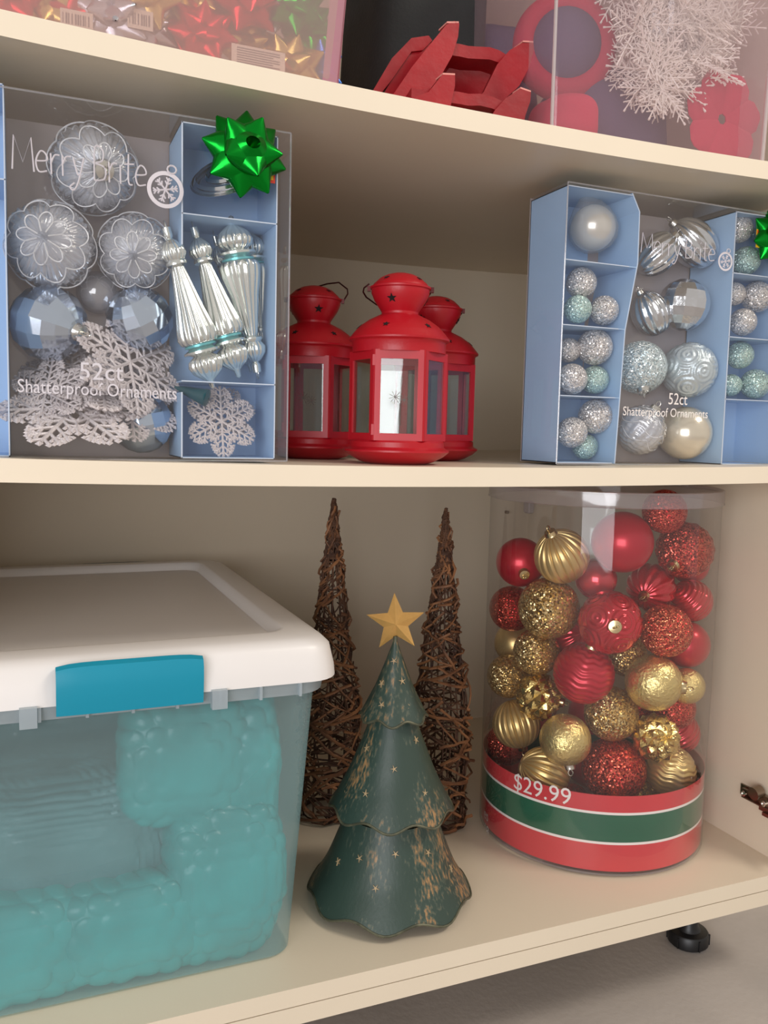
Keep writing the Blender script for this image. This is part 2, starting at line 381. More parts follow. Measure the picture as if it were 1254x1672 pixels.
br = MB().box(XR-.014, XR, bp.y-.012, bp.y+.010, bp.z-.013, bp.z+.013, .0025)
cpart('shelf_bracket', br, M['bracket'])
d = ony(826, 836, W)
pg = MB(); pg.tube([(d.x, W, d.z), (d.x, W-.008, d.z)], .0035, 10); pg.tube([(d.x, W-.008, d.z), (d.x, W-.010, d.z)], .002, 10)
cpart('shelf_peg', pg, M['nickel'])

#@@ORNAMENTS
# ================================================================== ornament kit
def sphere_mb(fn=None, nu=48, nv=28, m_=None):
    mb = MB(); R = []
    for i in range(1, nv):
        th = PI*i/nv; ring = []
        for j in range(nu):
            ph = 2*PI*j/nu; r = 1.0 if fn is None else fn(th, ph)
            ring.append((r*math.sin(th)*math.cos(ph), r*math.sin(th)*math.sin(ph), r*math.cos(th)))
        R.append(ring)
    n0 = len(mb.v); mb.rings(R, False)
    rt = 1.0 if fn is None else fn(1e-4, 0); rb = 1.0 if fn is None else fn(PI-1e-4, 0)
    mb.v += [(0, 0, rt), (0, 0, -rb)]; a, b = len(mb.v)-2, len(mb.v)-1; last = (nv-2)*nu
    for j in range(nu):
        mb.f.append((a, j, (j+1) % nu)); mb.f.append((b, last+(j+1) % nu, last+j)); mb.mi += [0, 0]
    return mb
def cell_bumps(n, h, sharp=1.0):
    pts = []
    for i in range(n):
        z = 1-2*(i+.5)/n; r = math.sqrt(1-z*z); a = i*2.399963
        pts.append(Vector((r*math.cos(a), r*math.sin(a), z)))
    def f(th, ph):
        v = Vector((math.sin(th)*math.cos(ph), math.sin(th)*math.sin(ph), math.cos(th)))
        d = min((v-p).length for p in pts); return 1+h*(1-(d/(1.9/math.sqrt(n)))*sharp)
    return f
BALL = {}
def ballmesh(kind, mkey):
    k = (kind, mkey)
    if k in BALL: return BALL[k]
    m_ = M[mkey]
    if kind == 'smooth': mb = sphere_mb(None, 40, 24)
    elif kind == 'rib': mb = sphere_mb(lambda t, p: 1-.055*max(0, 1-abs(((p*20/(2*PI)) % 1)-.5)*4.5)*min(1, math.sin(t)*3), 240, 24)
    elif kind == 'softrib': mb = sphere_mb(lambda t, p: 1+.035*math.cos(p*14+1.5*t)*math.sin(t), 112, 24)
    elif kind == 'hrib': mb = sphere_mb(lambda t, p: 1+.022*math.cos(t*26), 40, 90)
    elif kind == 'wave': mb = sphere_mb(lambda t, p: 1+.018*math.cos(t*30+1.2*math.cos(p*9)), 90, 90)
    elif kind == 'swirl':
        cs = []
        for i in range(16):
            z = 1-2*(i+.5)/16; r = math.sqrt(1-z*z); a = i*2.399963; cs.append(Vector((r*math.cos(a), r*math.sin(a), z)))
        def f(t, p):
            v = Vector((math.sin(t)*math.cos(p), math.sin(t)*math.sin(p), math.cos(t)))
            d = min((v-c).length for c in cs); return 1+.022*math.cos(d*34)
        mb = sphere_mb(f, 110, 70)
    elif kind == 'leaf': mb = sphere_mb(lambda t, p: .94+.15*(1-2*max(abs((p*8/(2*PI)+t*5/PI) % 1-.5), abs((p*8/(2*PI)-t*5/PI) % 1-.5)))*math.sin(t)**.5, 64, 40)
    elif kind == 'facet':
        mb = sphere_mb(None, 14, 9)
    elif kind == 'bead': mb = sphere_mb(cell_bumps(90, .05), 90, 56)
    elif kind == 'petal':
        def f(t, p):
            k_ = int(t/PI*5); u = (t/PI*5) % 1; ph = (p*7/(2*PI)+(.5 if k_ % 2 else 0)) % 1
            lobe = math.sin(PI*ph); return .93+.08*u*lobe + .016*math.cos(ph*2*PI*5)
        mb = sphere_mb(f, 280, 60)
    me = mb.mesh('ball', m_, smooth=(False if kind in ('facet', 'leaf') else 60))
    BALL[k] = me; return me
def capmesh(mkey):
    k = ('cap', mkey)
    if k in BALL: return BALL[k]
    mb = MB().lathe([(.22, -.04), (.245, 0), (.23, .03), (.215, .10), (.20, .16), (.07, .18), (.002, .18)], 20)
    BALL[k] = mb.mesh('cap', M[mkey]); return BALL[k]
def loopmesh(mkey):
    k = ('loop', mkey)
    if k in BALL: return BALL[k]
    mb = MB(); mb.tube([(.09*math.cos(a*PI/6), 0, .27+.11*math.sin(a*PI/6)) for a in range(12)], .02, 5, closed=True)
    BALL[k] = mb.mesh('loop', M[mkey]); return BALL[k]
def ornament(kind, mkey, pos, r, cap, capkey, label, group, name='ball_ornament', squash=1.0, spin=0.0):
    t = thing(name, label, 'ornament', pos, 0, group)
    q = cap.to_track_quat('Z', 'Y') if isinstance(cap, Vector) else Vector(cap).to_track_quat('Z', 'Y')
    from mathutils import Quaternion
    t.rotation_euler = (q @ Quaternion((0, 0, 1), spin)).to_euler(); t.scale = (r, r, r*squash)
    place('ball', ballmesh(kind, mkey), t)
    if capkey:
        place('cap', capmesh(capkey), t, (0, 0, .965)); place('loop', loopmesh(capkey), t, (0, 0, .965))
    return t

#@@TUBE
# ================================================================== the clear tube of red and gold balls
TR = .1705
_f = onz(955, 1430, ZC); _d = Vector((_f.x-CAM.x, _f.y-CAM.y)).normalized()
TCx, TCy = _f.x+_d.x*TR, _f.y+_d.y*TR
ztop = ony(985, 803, _f.y).z
TH_ = ztop-ZC
tub = thing('ornament_tube', 'tall clear plastic tube with red and green striped band holding red and gold balls', 'container', (TCx, TCy, ZC))
def ring_z(y): return ony(958, y, _f.y).z-ZC
tb = MB().lathe([(TR-.003, .001), (TR, .004), (TR, TH_-.004)], 96); tb.build('tube_wall', M['tubeclear'], tub)
MB().lathe([(.001, .0008), (TR-.004, .0008), (TR-.004, .004), (.001, .004)], 64).build('tube_base', M['tubelid'], tub)
MB().lathe([(TR+.0015, TH_-.022), (TR+.0035, TH_-.021), (TR+.0025, TH_-.018), (TR+.0025, TH_-.001), (TR-.001, TH_), (TR-.004, TH_-.003), (.002, TH_-.003)], 96).build('tube_lid', M['tubelid'], tub)
zs = [ring_z(1420), ring_z(1377), ring_z(1373), ring_z(1329), ring_z(1325), ring_z(1298)]
zs[0] = max(.006, zs[0])
BR = TR-.0022
ang0 = math.atan2(CAM.y-TCy, CAM.x-TCx)
def band(z0, z1, m_, name, label):
    mb = MB(); n = 140; R = []
    for (r, z) in ((BR, z0), (BR, z1), (BR-.0006, z1), (BR-.0006, z0), (BR, z0)): R.append([(r*math.cos(2*PI*j/n), r*math.sin(2*PI*j/n), z) for j in range(n)])
    mb.rings(R, False); o = mb.build(name, m_, tub); o['label'] = label; return o
b1 = band(zs[0], zs[1], M['bandred'], 'paper_band', 'red lower stripe of the paper band'); band(zs[1], zs[2], M['print'], 'paper_band', 'thin white line of the band')
band(zs[2], zs[3], M['bandgreen'], 'paper_band', 'green middle stripe of the band'); band(zs[3], zs[4], M['print'], 'paper_band', 'thin white line of the band')
b5 = band(zs[4], zs[5], M['bandred'], 'paper_band', 'red upper stripe of the band')
def wrap_text(s, size, px, z, name, parent, m_, shear=0):
    d = ray(*px); d2 = Vector((d.x, d.y)); o2 = Vector((CAM.x-TCx, CAM.y-TCy))
    A = d2.dot(d2); B = 2*d2.dot(o2); C = o2.dot(o2)-BR*BR; t = (-B-math.sqrt(max(0, B*B-4*A*C)))/(2*A)
    p = o2+d2*t; a0 = math.atan2(p.y, p.x)
    me = text_mesh(s, size, shear); R = BR+.0007
    for v in me.vertices:
        a = a0+v.co.x/R; v.co = Vector((R*math.cos(a), R*math.sin(a), z+v.co.y))
    me.materials.append(m_); o = place(name, me, parent); return o
wrap_text('$29.99', .034, (838, 1290), zs[4]+.004, 'price_lettering', b5, M['print'])
wrap_text('es', .024, (791, 1330), zs[1]-.030, 'lettering', b1, M['print'])
wrap_text('18', .022, (791, 1350), zs[1]-.052, 'lettering', b1, M['print'])
tballs = [
 # px, py, rpx, kind, material, cap dir (dx, dy, toward camera), cap key, label
 (917, 908, 45, 'rib', 'o_goldmatte', (-.45, -.8, .35), 'cap_gold', 'matte gold ribbed ball at the top left of the tube, cap up'),
 (1016, 885, 50, 'smooth', 'o_redmatte', (.1, .9, -.6), None, 'large satin red ball highest in the middle of the tube'),
 (850, 918, 40, 'smooth', 'o_redmatte', (.0, .40, .9), 'cap_gold', 'satin red ball at upper left with its gold cap facing out'),
 (1118, 898, 45, 'bead', 'o_redglit', (-.6, .5, .6), 'cap_gold', 'beaded glittery red ball at the upper right of the tube'),
 (1085, 835, 36, 'smooth', 'o_redglit', (0, -.5, -.8), None, 'glittery red ball tucked right under the lid'),
 (896, 993, 50, 'smooth', 'o_goldglit', (-.2, .3, -.9), None, 'largest gold glitter ball, left of centre below the ribbed one'),
 (996, 1016, 51, 'swirl', 'o_redshiny', (-.12, 0, 1), 'cap_gold', 'glossy red embossed ball in the middle with its cap facing out'),
 (1087, 1030, 42, 'hrib', 'o_redorange', (.6, .7, -.3), None, 'orange red glitter ball with ribs, right of the glossy embossed one'),
 (1063, 959, 39, 'softrib', 'o_redshiny', (-.55, .3, .8), 'cap_gold', 'glossy red ribbed ball with cap to its left, above the orange red one'),
 (953, 1099, 49, 'wave', 'o_redmatte', (.2, -.9, .3), 'cap_gold', 'deep red ball with wavy relief in the middle of the tube'),
 (1067, 1114, 46, 'smooth', 'o_goldcrack', (.9, .1, .4), 'cap_gold', 'pale gold crackled ball at mid height on the right'),
 (876, 1064, 38, 'smooth', 'o_goldglit', (.3, -.3, -.9), None, 'gold glitter ball directly below the largest gold one'),
 (998, 1165, 44, 'smooth', 'o_goldglit', (.3, -.3, -.9), None, 'gold glitter ball below the deep red wavy one'),
 (880, 1137, 37, 'leaf', 'o_goldshiny', (.85, .15, .4), 'cap_gold', 'shiny gold ball with pointed leaf facets on the left'),
 (1071, 1204, 37, 'leaf', 'o_goldshiny', (.2, -.2, .9), None, 'shiny gold ball with pointed leaf facets on the right'),
 (843, 1182, 39, 'rib', 'o_goldmatte', (.25, .95, .1), 'cap_gold', 'matte gold ribbed ball at lower left with its cap hanging down'),
 (923, 1208, 42, 'smooth', 'o_goldcrack', (.1, .95, .3), 'cap_silver', 'silvery gold crackled ball, left of the big bottom red glitter one'),
 (1002, 1256, 52, 'smooth', 'o_redglit', (0, .5, -.8), None, 'largest red glitter ball at the bottom above the band'),
 (1095, 1258, 40, 'wave', 'o_goldmatte', (.2, -.9, .2), None, 'pale gold wavy ball at the bottom right'),
 (888, 1262, 42, 'rib', 'o_goldmatte', (-.8, -.4, .1), None, 'matte gold ribbed ball half behind the price on the band'),
 (825, 993, 37, 'smooth', 'o_redglit', (.3, .8, .3), None, 'red glitter ball at the left wall below the satin red one'),
 (828, 1104, 35, 'smooth', 'o_goldglit', (-.2, .9, .3), None, 'dim gold glitter ball against the left wall'),
 (820, 1214, 33, 'smooth', 'o_redglit', (0, .5, -.6), None, 'dark red glitter ball at the lower left wall'),
 (1134, 981, 33, 'hrib', 'o_redshiny', (.6, .5, -.3), None, 'glossy red ribbed ball at the right wall, upper one'),
 (1122, 1052, 38, 'smooth', 'o_redmatte', (.2, .5, -.8), None, 'plain red ball behind the orange red one at the right wall'),
 (1022, 1070, 30, 'smooth', 'o_goldglit', (.1, .9, .3), 'cap_gold', 'small gold glitter ball peeping out behind the glossy embossed one'),
 (1099, 1155, 36, 'smooth', 'o_redglit', (.2, .6, -.5), None, 'red glitter ball just below the pale gold crackled one'),
 (1123, 1196, 32, 'hrib', 'o_redshiny', (.4, .6, -.3), None, 'glossy red ribbed ball at the right wall, lower one'),
 (1133, 1122, 28, 'smooth', 'o_goldcrack', (.4, .6, -.3), None, 'pale gold ball at the right wall at mid height'),
 (973, 945, 32, 'smooth', 'o_redshiny', (.1, .3, .3), 'cap_gold', 'shadowed red ball behind, under the highest satin red one'),
 (931, 1042, 30, 'softrib', 'o_redshiny', (.3, -.3, .6), None, 'shadowed red ribbed ball deep between gold and glossy red'),
 (1140, 922, 33, 'smooth', 'o_redmatte', (.3, .3, -.6), None, 'red ball at the far right wall beside the beaded one'),
 (1127, 1240, 27, 'smooth', 'o_redmatte', (.3, .3, -.6), None, 'plain red ball low at the right wall'),
 (828, 1048, 26, 'smooth', 'o_goldmatte', (.3, .8, .3), 'cap_gold', 'dim matte gold ball deep at the left wall'),
 (812, 925, 28, 'rib', 'o_goldmatte', (.3, .8, -.3), None, 'gold ribbed ball half hidden at the upper left wall'),
 (962, 1165, 30, 'smooth', 'o_redmatte', (.3, .8, -.3), None, 'shadowed red ball deep below the wavy one'),
 (1045, 1150, 28, 'smooth', 'o_redglit', (.3, .8, -.3), None, 'shadowed red glitter ball between crackled and leaf gold'),
 (960, 1250, 28, 'smooth', 'o_redmatte', (.3, .8, -.3), None, 'shadowed red ball at the bottom left of the largest red glitter one'),
 (850, 1300, 30, 'smooth', 'o_redmatte', (.3, .8, -.3), None, None),
 (1050, 1310, 40, 'smooth', 'o_goldglit', (.3, .8, -.3), None, None),
 (930, 1320, 40, 'smooth', 'o_redglit', (.3, .8, -.3), None, None),
 (1000, 1340, 40, 'smooth', 'o_goldmatte', (.3, .8, -.3), None, None),
]
placed = []
TC3 = Vector((TCx, TCy))
for (px, py, rp, kind, mk, cd, ck, lab) in tballs:
    d = ray(px, py); best = None
    for share in (1.0, .93, .86, .78):
        t = .98
        while t < 1.6:
            p = CAM+d*t; r = max(rp, 34)*t/FPX*share; q2 = Vector((p.x, p.y))-TC3; lim = TR-.004-r
            if q2.length > lim: q2 = q2*(lim/q2.length)
            pp = Vector((TCx+q2.x, TCy+q2.y, max(p.z, ZC+.007+r)))
            v = pp-CAM; sh = math.hypot(v.dot(RT)/v.dot(FW)*FPX+CX-px, v.dot(DN)/v.dot(FW)*FPX+CY-py)
            if all((pp-c).length >= (r+rr)*.985 for c, rr in placed):
                cost = sh+(t-.98)*10
                if sh < 16 and (best is None or cost < best[0]): best = (cost, pp, r)
            t += .006
        if best: break
    ok = (best[1], best[2]) if best else None
    if ok is None: print('SKIP', px, py, lab); continue
    placed.append(ok)
    if lab is None: lab = 'ball resting behind the paper band at the tube bottom'; g = 'balls behind the paper band'
    else: g = 'red and gold balls in the tube'
    ornament(kind, mk, ok[0], ok[1], idir(*cd), ck, lab, g, spin=random.random()*6)

#@@BIN
# ================================================================== the storage bin
LX0, LX1, LY0, LY1, LZ = -.128, .322, .020, .645, -.196
bx = thing('storage_bin', 'large frosted storage bin with white lid and teal latches', 'storage bin', ((LX0+LX1)/2, (LY0+LY1)/2, ZC))
BXc, BYc = (LX0+LX1)/2, (LY0+LY1)/2
def rrect(hx, hy, r, z, n=6):
    pts = []
    for (sx, sy, a0) in ((1, -1, -PI/2), (1, 1, 0), (-1, 1, PI/2), (-1, -1, PI)):
        for k in range(n+1):
            a = a0+PI/2*k/n; pts.append((sx*(hx-r)+r*math.cos(a), sy*(hy-r)+r*math.sin(a), z))
    return pts
hx, hy = (LX1-LX0)/2, (LY1-LY0)/2
HB = -.243-ZC
bot = (hx-.040, hy-.040); top = (hx-.022, hy-.012)
body = MB(); R = []
for k in range(9):
    u = k/8; R.append(rrect(bot[0]+(top[0]-bot[0])*u, bot[1]+(top[1]-bot[1])*u, .03, .003+(HB-.003)*u))
R.insert(0, rrect(bot[0]-.006, bot[1]-.006, .024, .0005))
body.rings(R, False); body.f.append(tuple(range(28))); body.mi.append(0)
body.build('bin_body', M['bin'], bx)
rim = MB(); R = [rrect(top[0]+a, top[1]+a, .03+a, z) for a, z in ((.0, HB-.012), (.008, HB-.012), (.010, HB-.001), (.010, HB+.012), (.002, HB+.012))]
rim.rings(R, False); rim.build('bin_rim', M['binrim'], bx)
for k in range(9):
    x = -hx+.05+k*(2*hx-.1)/8; MB().box(x-.0015, x+.0015, -top[1]-.014, -top[1]-.008, HB-.012, HB+.002).build('rim_rib', M['binrim'], bx, smooth=False)
for x in (-.0975, .0865): MB().box(x-.008, x+.008, -top[1]-.018, -top[1]-.008, HB-.016, HB+.004).build('rim_tab', M['binrim'], bx, smooth=False)
# lid: rounded skirt, raised border, recessed field
lz = LZ-ZC
lid = MB(); R = []
for (ins, z, rr) in ((.004, HB+.003, .034), (0, HB+.002, .036), (0.001, HB+.014, .036), (.006, lz-.010, .034), (.013, lz-.003, .032), (.022, lz, .03),
                     (.048, lz+.001, .026), (.052, lz+.0005, .025), (.056, lz-.006, .024), (.060, lz-.011, .024), (.066, lz-.0095, .022), (.13, lz-.008, .02)):
    R.append(rrect(hx-ins, hy-ins, rr, z))
lid.rings(R, False); n = 28; lid.f.append(tuple(range((len(R)-1)*n, len(R)*n))); lid.mi.append(0)
lid.build('lid', M['white'], bx, smooth=50)
def latch(y, s, m_, xc):
    # curved flap hooked over the lid edge
    prof = [(0, .030), (.006, .033), (.012, .030), (.015, .022), (.0155, .010), (.0145, -.004), (.012, -.018), (.009, -.019), (.0105, -.004), (.011, .010), (.010, .020), (.006, .027), (0, .027)]
    mb = MB(); R = []
    for k in range(13):
        u = -1+2*k/12; w_ = .071; e = 1-.10*abs(u)**6
        R.append([(xc+u*w_, y+s*(p[0]*e), lz-.036+p[1]*(e if p[1] > 0 else 1)) for p in prof])
    mb.rings(R, True); return mb.build('latch', m_, bx)
latch(-hy+.006, -1, M['teal'], -.0015)['label'] = 'teal front latch'
latch(hy-.004, 1, M['tealdark'], 0.04)['label'] = 'teal rear latch, shade put into its darker colour'  # darker teal than the front latch: shade at the back painted in
# wrapped bundles inside the bin
def bundle(name, label, c, s, seed, m_, bub=.012, rot=0, group='bubble wrapped bundles in the bin'):
    nu, nv = 200, 120; mb = MB(); R = []; rnd = random.Random(seed); off = Vector((seed*3.1, seed*1.7, 0)); e = .5
    def sp(x): return math.copysign(abs(x)**e, x)
    for i in range(1, nv):
        th = PI*i/nv; ring = []
        for j in range(nu):
            ph = 2*PI*j/nu
            v = Vector((sp(math.sin(th))*sp(math.cos(ph))*s[0], sp(math.sin(th))*sp(math.sin(ph))*s[1], sp(math.cos(th))*s[2]))
            nn = noise.noise(v*9+off)*.30+noise.noise(v*26+off)*.14-.22*max(0, .25-abs(noise.noise(v*11-off)))-.05
            # bubbles on a hexagonal grid laid over the front
            q_ = v.x+.35*v.y; U = q_/bub; V = (v.z+.25*v.y)/bub/.87
            row = math.floor(V); fu = (U+(.5 if row % 2 else 0)) % 1-.5; fv = ((V-row)-.5)*.87
            dd = fu*fu+fv*fv; bmp = max(0, 1-dd/.22)**.55*.0034
            L_ = v.length; v2 = v*(1+nn*.35)+v.normalized()*bmp
            ring.append(v2)
        R.append(ring)
    mb.rings(R, True)
    t = mb.build(name, m_, None, smooth=50); t.location = c; t.rotation_euler = (0, 0, rot)
    return tag(t, label, 'bundle', group)
bundle('wrapped_bundle', 'teal bubble wrapped bundle high on the right inside the bin', (.165, .112, -.345), (.075, .035, .072), 2, M['bubble'], .025)
bundle('wrapped_bundle', 'teal bubble wrapped bundle pressed to the right wall of the bin', (.238, .20, -.42), (.040, .12, .15), 5, M['bubble'], .023)
bundle('wrapped_bundle', 'wide grey teal wrapped bundle across the middle of the bin', (.03, .190, -.445), (.150, .095, .085), 3, M['bubblegrey'], .010)
bundle('wrapped_bundle', 'teal bubble wrapped bundle at the bottom left of the bin', (-.02, .108, -.522), (.09, .045, .058), 8, M['bubble'], .027)
bundle('wrapped_bundle', 'teal bubble wrapped bundle at the bottom middle of the bin', (.105, .106, -.521), (.085, .045, .060), 11, M['bubble'], .026)
bundle('wrapped_bundle', 'teal bubble wrapped bundle at the bottom right corner of the bin', (.208, .108, -.484), (.068, .046, .097), 14, M['bubble'], .024)
bundle('wrapped_bundle', 'teal bubble wrapped bundle at the rear of the bin', (.08, .45, -.43), (.15, .09, .13), 17, M['bubblegrey'], .016)

#@@LANTERNS
# ================================================================== lanterns
def lantern(px, dpt, yaw, label, hdl, py=700):
    c = CAM+ray(px, py)*(dpt); z0 = sagB(c.x)
    t = thing('candle_lantern', label, 'lantern', (c.x, c.y, z0), 0, 'red lanterns on the middle shelf')
    MB().lathe([(.001, 0), (.034, 0), (.044, .003), (.055, .009), (.0615, .0145), (.0615, .0165), (.057, .0185), (.0555, .020), (.0555, .0255), (.0535, .0275), (.001, .0275)], 56).build('base', M['red'], t)
    # facing direction of a panel: towards the camera, turned by yaw
    a0 = math.atan2(CAM.y-c.y, CAM.x-c.x)+yaw
    Rb = .0555; ap = Rb*math.cos(PI/6); hw = Rb/2-.0006; z1, z2 = .0275, .1285
    for k in range(6):
        a = a0+k*PI/3; nx, ny = math.cos(a), math.sin(a); tx, ty = -ny, nx
        def fr(w_, hlo, hhi, dd, nm, m_, par=None):
            mb = MB(); C = (nx*dd, ny*dd)
            def bar(u0, u1, v0, v1, th=.0016):
                mb.obox((C[0]+tx*(u0+u1)/2, C[1]+ty*(u0+u1)/2, (v0+v1)/2), (tx, ty, 0), (nx, ny, 0), (0, 0, 1), abs(u1-u0)/2, th, abs(v1-v0)/2)
            bar(-w_, -w_+.0065, hlo, hhi); bar(w_-.0065, w_, hlo, hhi); bar(-w_+.0065, w_-.0065, hlo, hlo+.008); bar(-w_+.0065, w_-.0065, hhi-.010, hhi)
            if k == 0:
                for zz in (hlo+.012, hhi-.012): bar(w_*-1-.003, w_*-1, zz-.006, zz+.006, .0022)
            return mb.build(nm, m_, par or t, smooth=False)
        f_ = fr(hw, z1, z2, ap, 'door' if k == 0 else 'frame_panel', M['redin'])
        g = MB(); g.obox((nx*ap, ny*ap, (z1+z2)/2), (tx, ty, 0), (nx, ny, 0), (0, 0, 1), hw-.006, .0005, (z2-z1)/2-.008); g.build('glass_pane', M['glass'], f_, smooth=False)
        pk = MB(); aa = a+PI/6; pk.tube([(Rb*math.cos(aa), Rb*math.sin(aa), z1), (Rb*math.cos(aa), Rb*math.sin(aa), z2)], .0017, 6); pk.build('corner_post', M['red'], t)
        if k == 0:
            sf = MB()
            for (ou, ov, rr) in ((-.004, .001, .0075), (.006, -.002, .006)):
                for q_ in range(5):
                    b = q_*PI/5+.2; e1 = (ou+rr*math.cos(b), ov+rr*math.sin(b)); e2 = (ou-rr*math.cos(b), ov-rr*math.sin(b))
                    P_ = [(nx*(ap+.0009)+tx*e[0], ny*(ap+.0009)+ty*e[0], (z1+z2)/2-.003+e[1]) for e in (e1, e2)]
                    sf.tube(P_, .00028, 4)
            sf.build('pane_starburst', M['ink'], f_)  # two dark starbursts of thin strokes on the door glass
    MB().lathe([(.030, .1275), (.0545, .1275), (.0545, .139), (.0555, .1405), (.0585, .142), (.0588, .144), (.0565, .1465), (.053, .151), (.046, .1585), (.036, .1655), (.026, .1705), (.0215, .1725), (.0215, .176)], 56).build('dome', M['red'], t)
    MB().lathe([(.0205, .1735), (.024, .179), (.030, .188), (.0335, .196), (.0338, .2005), (.0355, .2015), (.0355, .2035), (.0325, .2045), (.0315, .2065), (.0300, .208), (.024, .2135), (.016, .2175), (.008, .2195), (.001, .220)], 48).build('finial_cup', M['red'], t)
    # star cut-outs: raised dark stars, the openings' shade put into the colour
    def starcut(r, z, ang, nrm, size):
        mb = MB(); ca, sa = math.cos(ang), math.sin(ang); N_ = Vector((ca*nrm[0], sa*nrm[0], nrm[1])).normalized(); T_ = Vector((-sa, ca, 0)); U_ = N_.cross(T_)
        P0 = Vector((r*ca, r*sa, z)); mb.prism(star_poly(size, size*.42), N_*.0006, P0-N_*.0002, T_, U_); mb.build('star_cutout', M['holeshade'], t, smooth=False)
    for k in range(6): starcut(.0478, .1568, a0+.18+k*PI/3-PI/6, (.66, .75), .0042)
    for k in range(3): starcut(.0299, .1878, a0+.35*(1 if hdl > 0 else -1)+k*2*PI/3, (.86, -.5), .0058)
    for k in range(4): starcut(.0262, .2118, a0+.9+k*PI/2, (.5, .86), .0035)
    # bail handle folded down to one side
    for s_ in (1, -1):
        tb_ = MB(); k_ = Vector((RT.x, RT.y, 0)).normalized()*s_; tb_.obox(k_*.0365+Vector((0, 0, .2015)), k_, (-k_.y, k_.x, 0), (0, 0, 1), .002, .0025, .003); tb_.build('handle_tab', M['wire'], t, smooth=False)
    cr_ = Vector((RT.x, RT.y, 0)).normalized(); aw = Vector((-cr_.y, cr_.x, 0)); w_ = MB()
    P = ((.0365, .004, .2015), (.0425, .006, .212), (.0415, .012, .219), (.030, .020, .2285), (.014, .030, .228), (-.012, .042, .222), (-.034, .030, .212), (-.037, .006, .2015)) if hdl > 0 else \
        ((-.0365, .002, .2075), (-.0425, .004, .203), (-.0435, .008, .199), (-.040, .014, .194), (-.028, .030, .188), (0, .038, .186), (.028, .030, .190), (.0365, .004, .2015))
    w_.tube([cr_*a+aw*b+Vector((0, 0, c)) for a, b, c in P], .0010, 6)
    w_.build('bail_handle', M['wire'], t)
    return t
lantern(648.5, 1.008, math.radians(1.15), 'front red metal candle lantern, largest of the three', -1)
lantern(510, 1.112, math.radians(-9), 'left red candle lantern next to the blue box, wire handle raised', 1, 690)
lantern(707, 1.170, math.radians(-18), 'right rear red candle lantern partly hidden behind the front one', -1, 690)

#@@TREE
# ================================================================== tin tree with star
tf = onz(633, 1542, ZC); dv = Vector((tf.x-CAM.x, tf.y-CAM.y)).normalized(); RT3 = .108
tcx, tcy = tf.x+dv.x*RT3, tf.y+dv.y*RT3
tt = thing('tin_tree', 'dark green distressed tin Christmas tree with three scalloped tiers', 'decoration', (tcx, tcy, ZC))
def tz(y, x=645): return ony(x, y, tcy).z-ZC
def wid(px, y): return px*dep(ony(645, y, tcy))/FPX
ang = math.atan2(CAM.y-tcy, CAM.x-tcx)
def tier(z0, r0, z1, r1, n, flare, phase):
    # skirt from top ring (z1, r1) to scalloped hem (z0, r0)
    mb = MB(); R = []; N_ = 96; S = 14
    for i in range(S+1):
        u = i/S; ring = []
        for j in range(N_):
            a = 2*PI*j/N_; sc = .5+.5*math.cos(n*(a-ang)+phase)
            h = z1+(z0-z1)*u; r = r1+(r0-r1)*(u**1.04)+flare*max(0, u-.7)*1.8
            dz = -.0105*(sc-.3)*max(0, u-.72)/.28*(r0/.108)**.5; rr = r+.004*sc*max(0, u-.6)/.4
            ring.append((rr*math.cos(a), rr*math.sin(a), h+dz))
        R.append(ring)
    mb.rings(R, False)
    o = mb.build('tier', M['tree'], tt)
    rimp = [Vector(p) for p in R[-1]]; q = MB(); q.tube(rimp, .0016, 6, closed=True); q.build('hem_wire', M['treerim'], o)
    return o, (z0, r0, z1, r1)
z3b = .010
z3t, z2b, z2t, z1b, z1t = tz(1322), tz(1308), tz(1168), tz(1164), tz(1046)
T3 = tier(z3b+.006, .098, z3t, wid(72, 1322), 8, .010, .3)
T2 = tier(z2b, wid(92, 1305), z2t, wid(36, 1170), 8, .006, .15)
T1 = tier(z1b, wid(49, 1165), z1t, .0025, 7, .004, .2)
MB().tube([(0, 0, z3t-.004), (0, 0, z1t+.006)], .003, 8).build('core_rod', M['treerim'], tt)
T3[0]['label'] = 'bottom tier'; T2[0]['label'] = 'middle tier'; T1[0]['label'] = 'top tier'
for (T, lst) in ((T3, ((.30, .75), (.62, 1.25), (.62, -.2), (.35, -.55), (.85, .1), (.80, -.95), (.25, .1), (.8, 1.0), (.5, -1.0))), (T2, ((.45, .05), (.72, .75), (.72, -.55), (.3, -.9), (.82, -1.1), (.2, .9), (.9, -.1))), (T1, ((.5, .5), (.82, .7), (.8, -.5), (.25, -.1), (.55, -.8)))):
    z0, r0, z1, r1 = T[1]; sl = math.atan2(r0-r1, z1-z0)
    for (u, da) in lst:
        a = ang+da; r = r1+(r0-r1)*u**1.04; z = z1+(z0-z1)*u
        N_ = Vector((math.cos(a)*math.cos(sl), math.sin(a)*math.cos(sl), math.sin(sl))); T_ = Vector((-math.sin(a), math.cos(a), 0)); U_ = N_.cross(T_)
        if U_.z < 0: U_ = -U_
        P0 = Vector((r*math.cos(a), r*math.sin(a), z)); mb = MB(); sz = .0052
        mb.prism(star_poly(sz, sz*.22, rot=PI/2+random.random()), N_*.0022, P0-N_*.0008, T_, U_)
        mb.build('star_cutout', M['cream'], T[0], smooth=False)
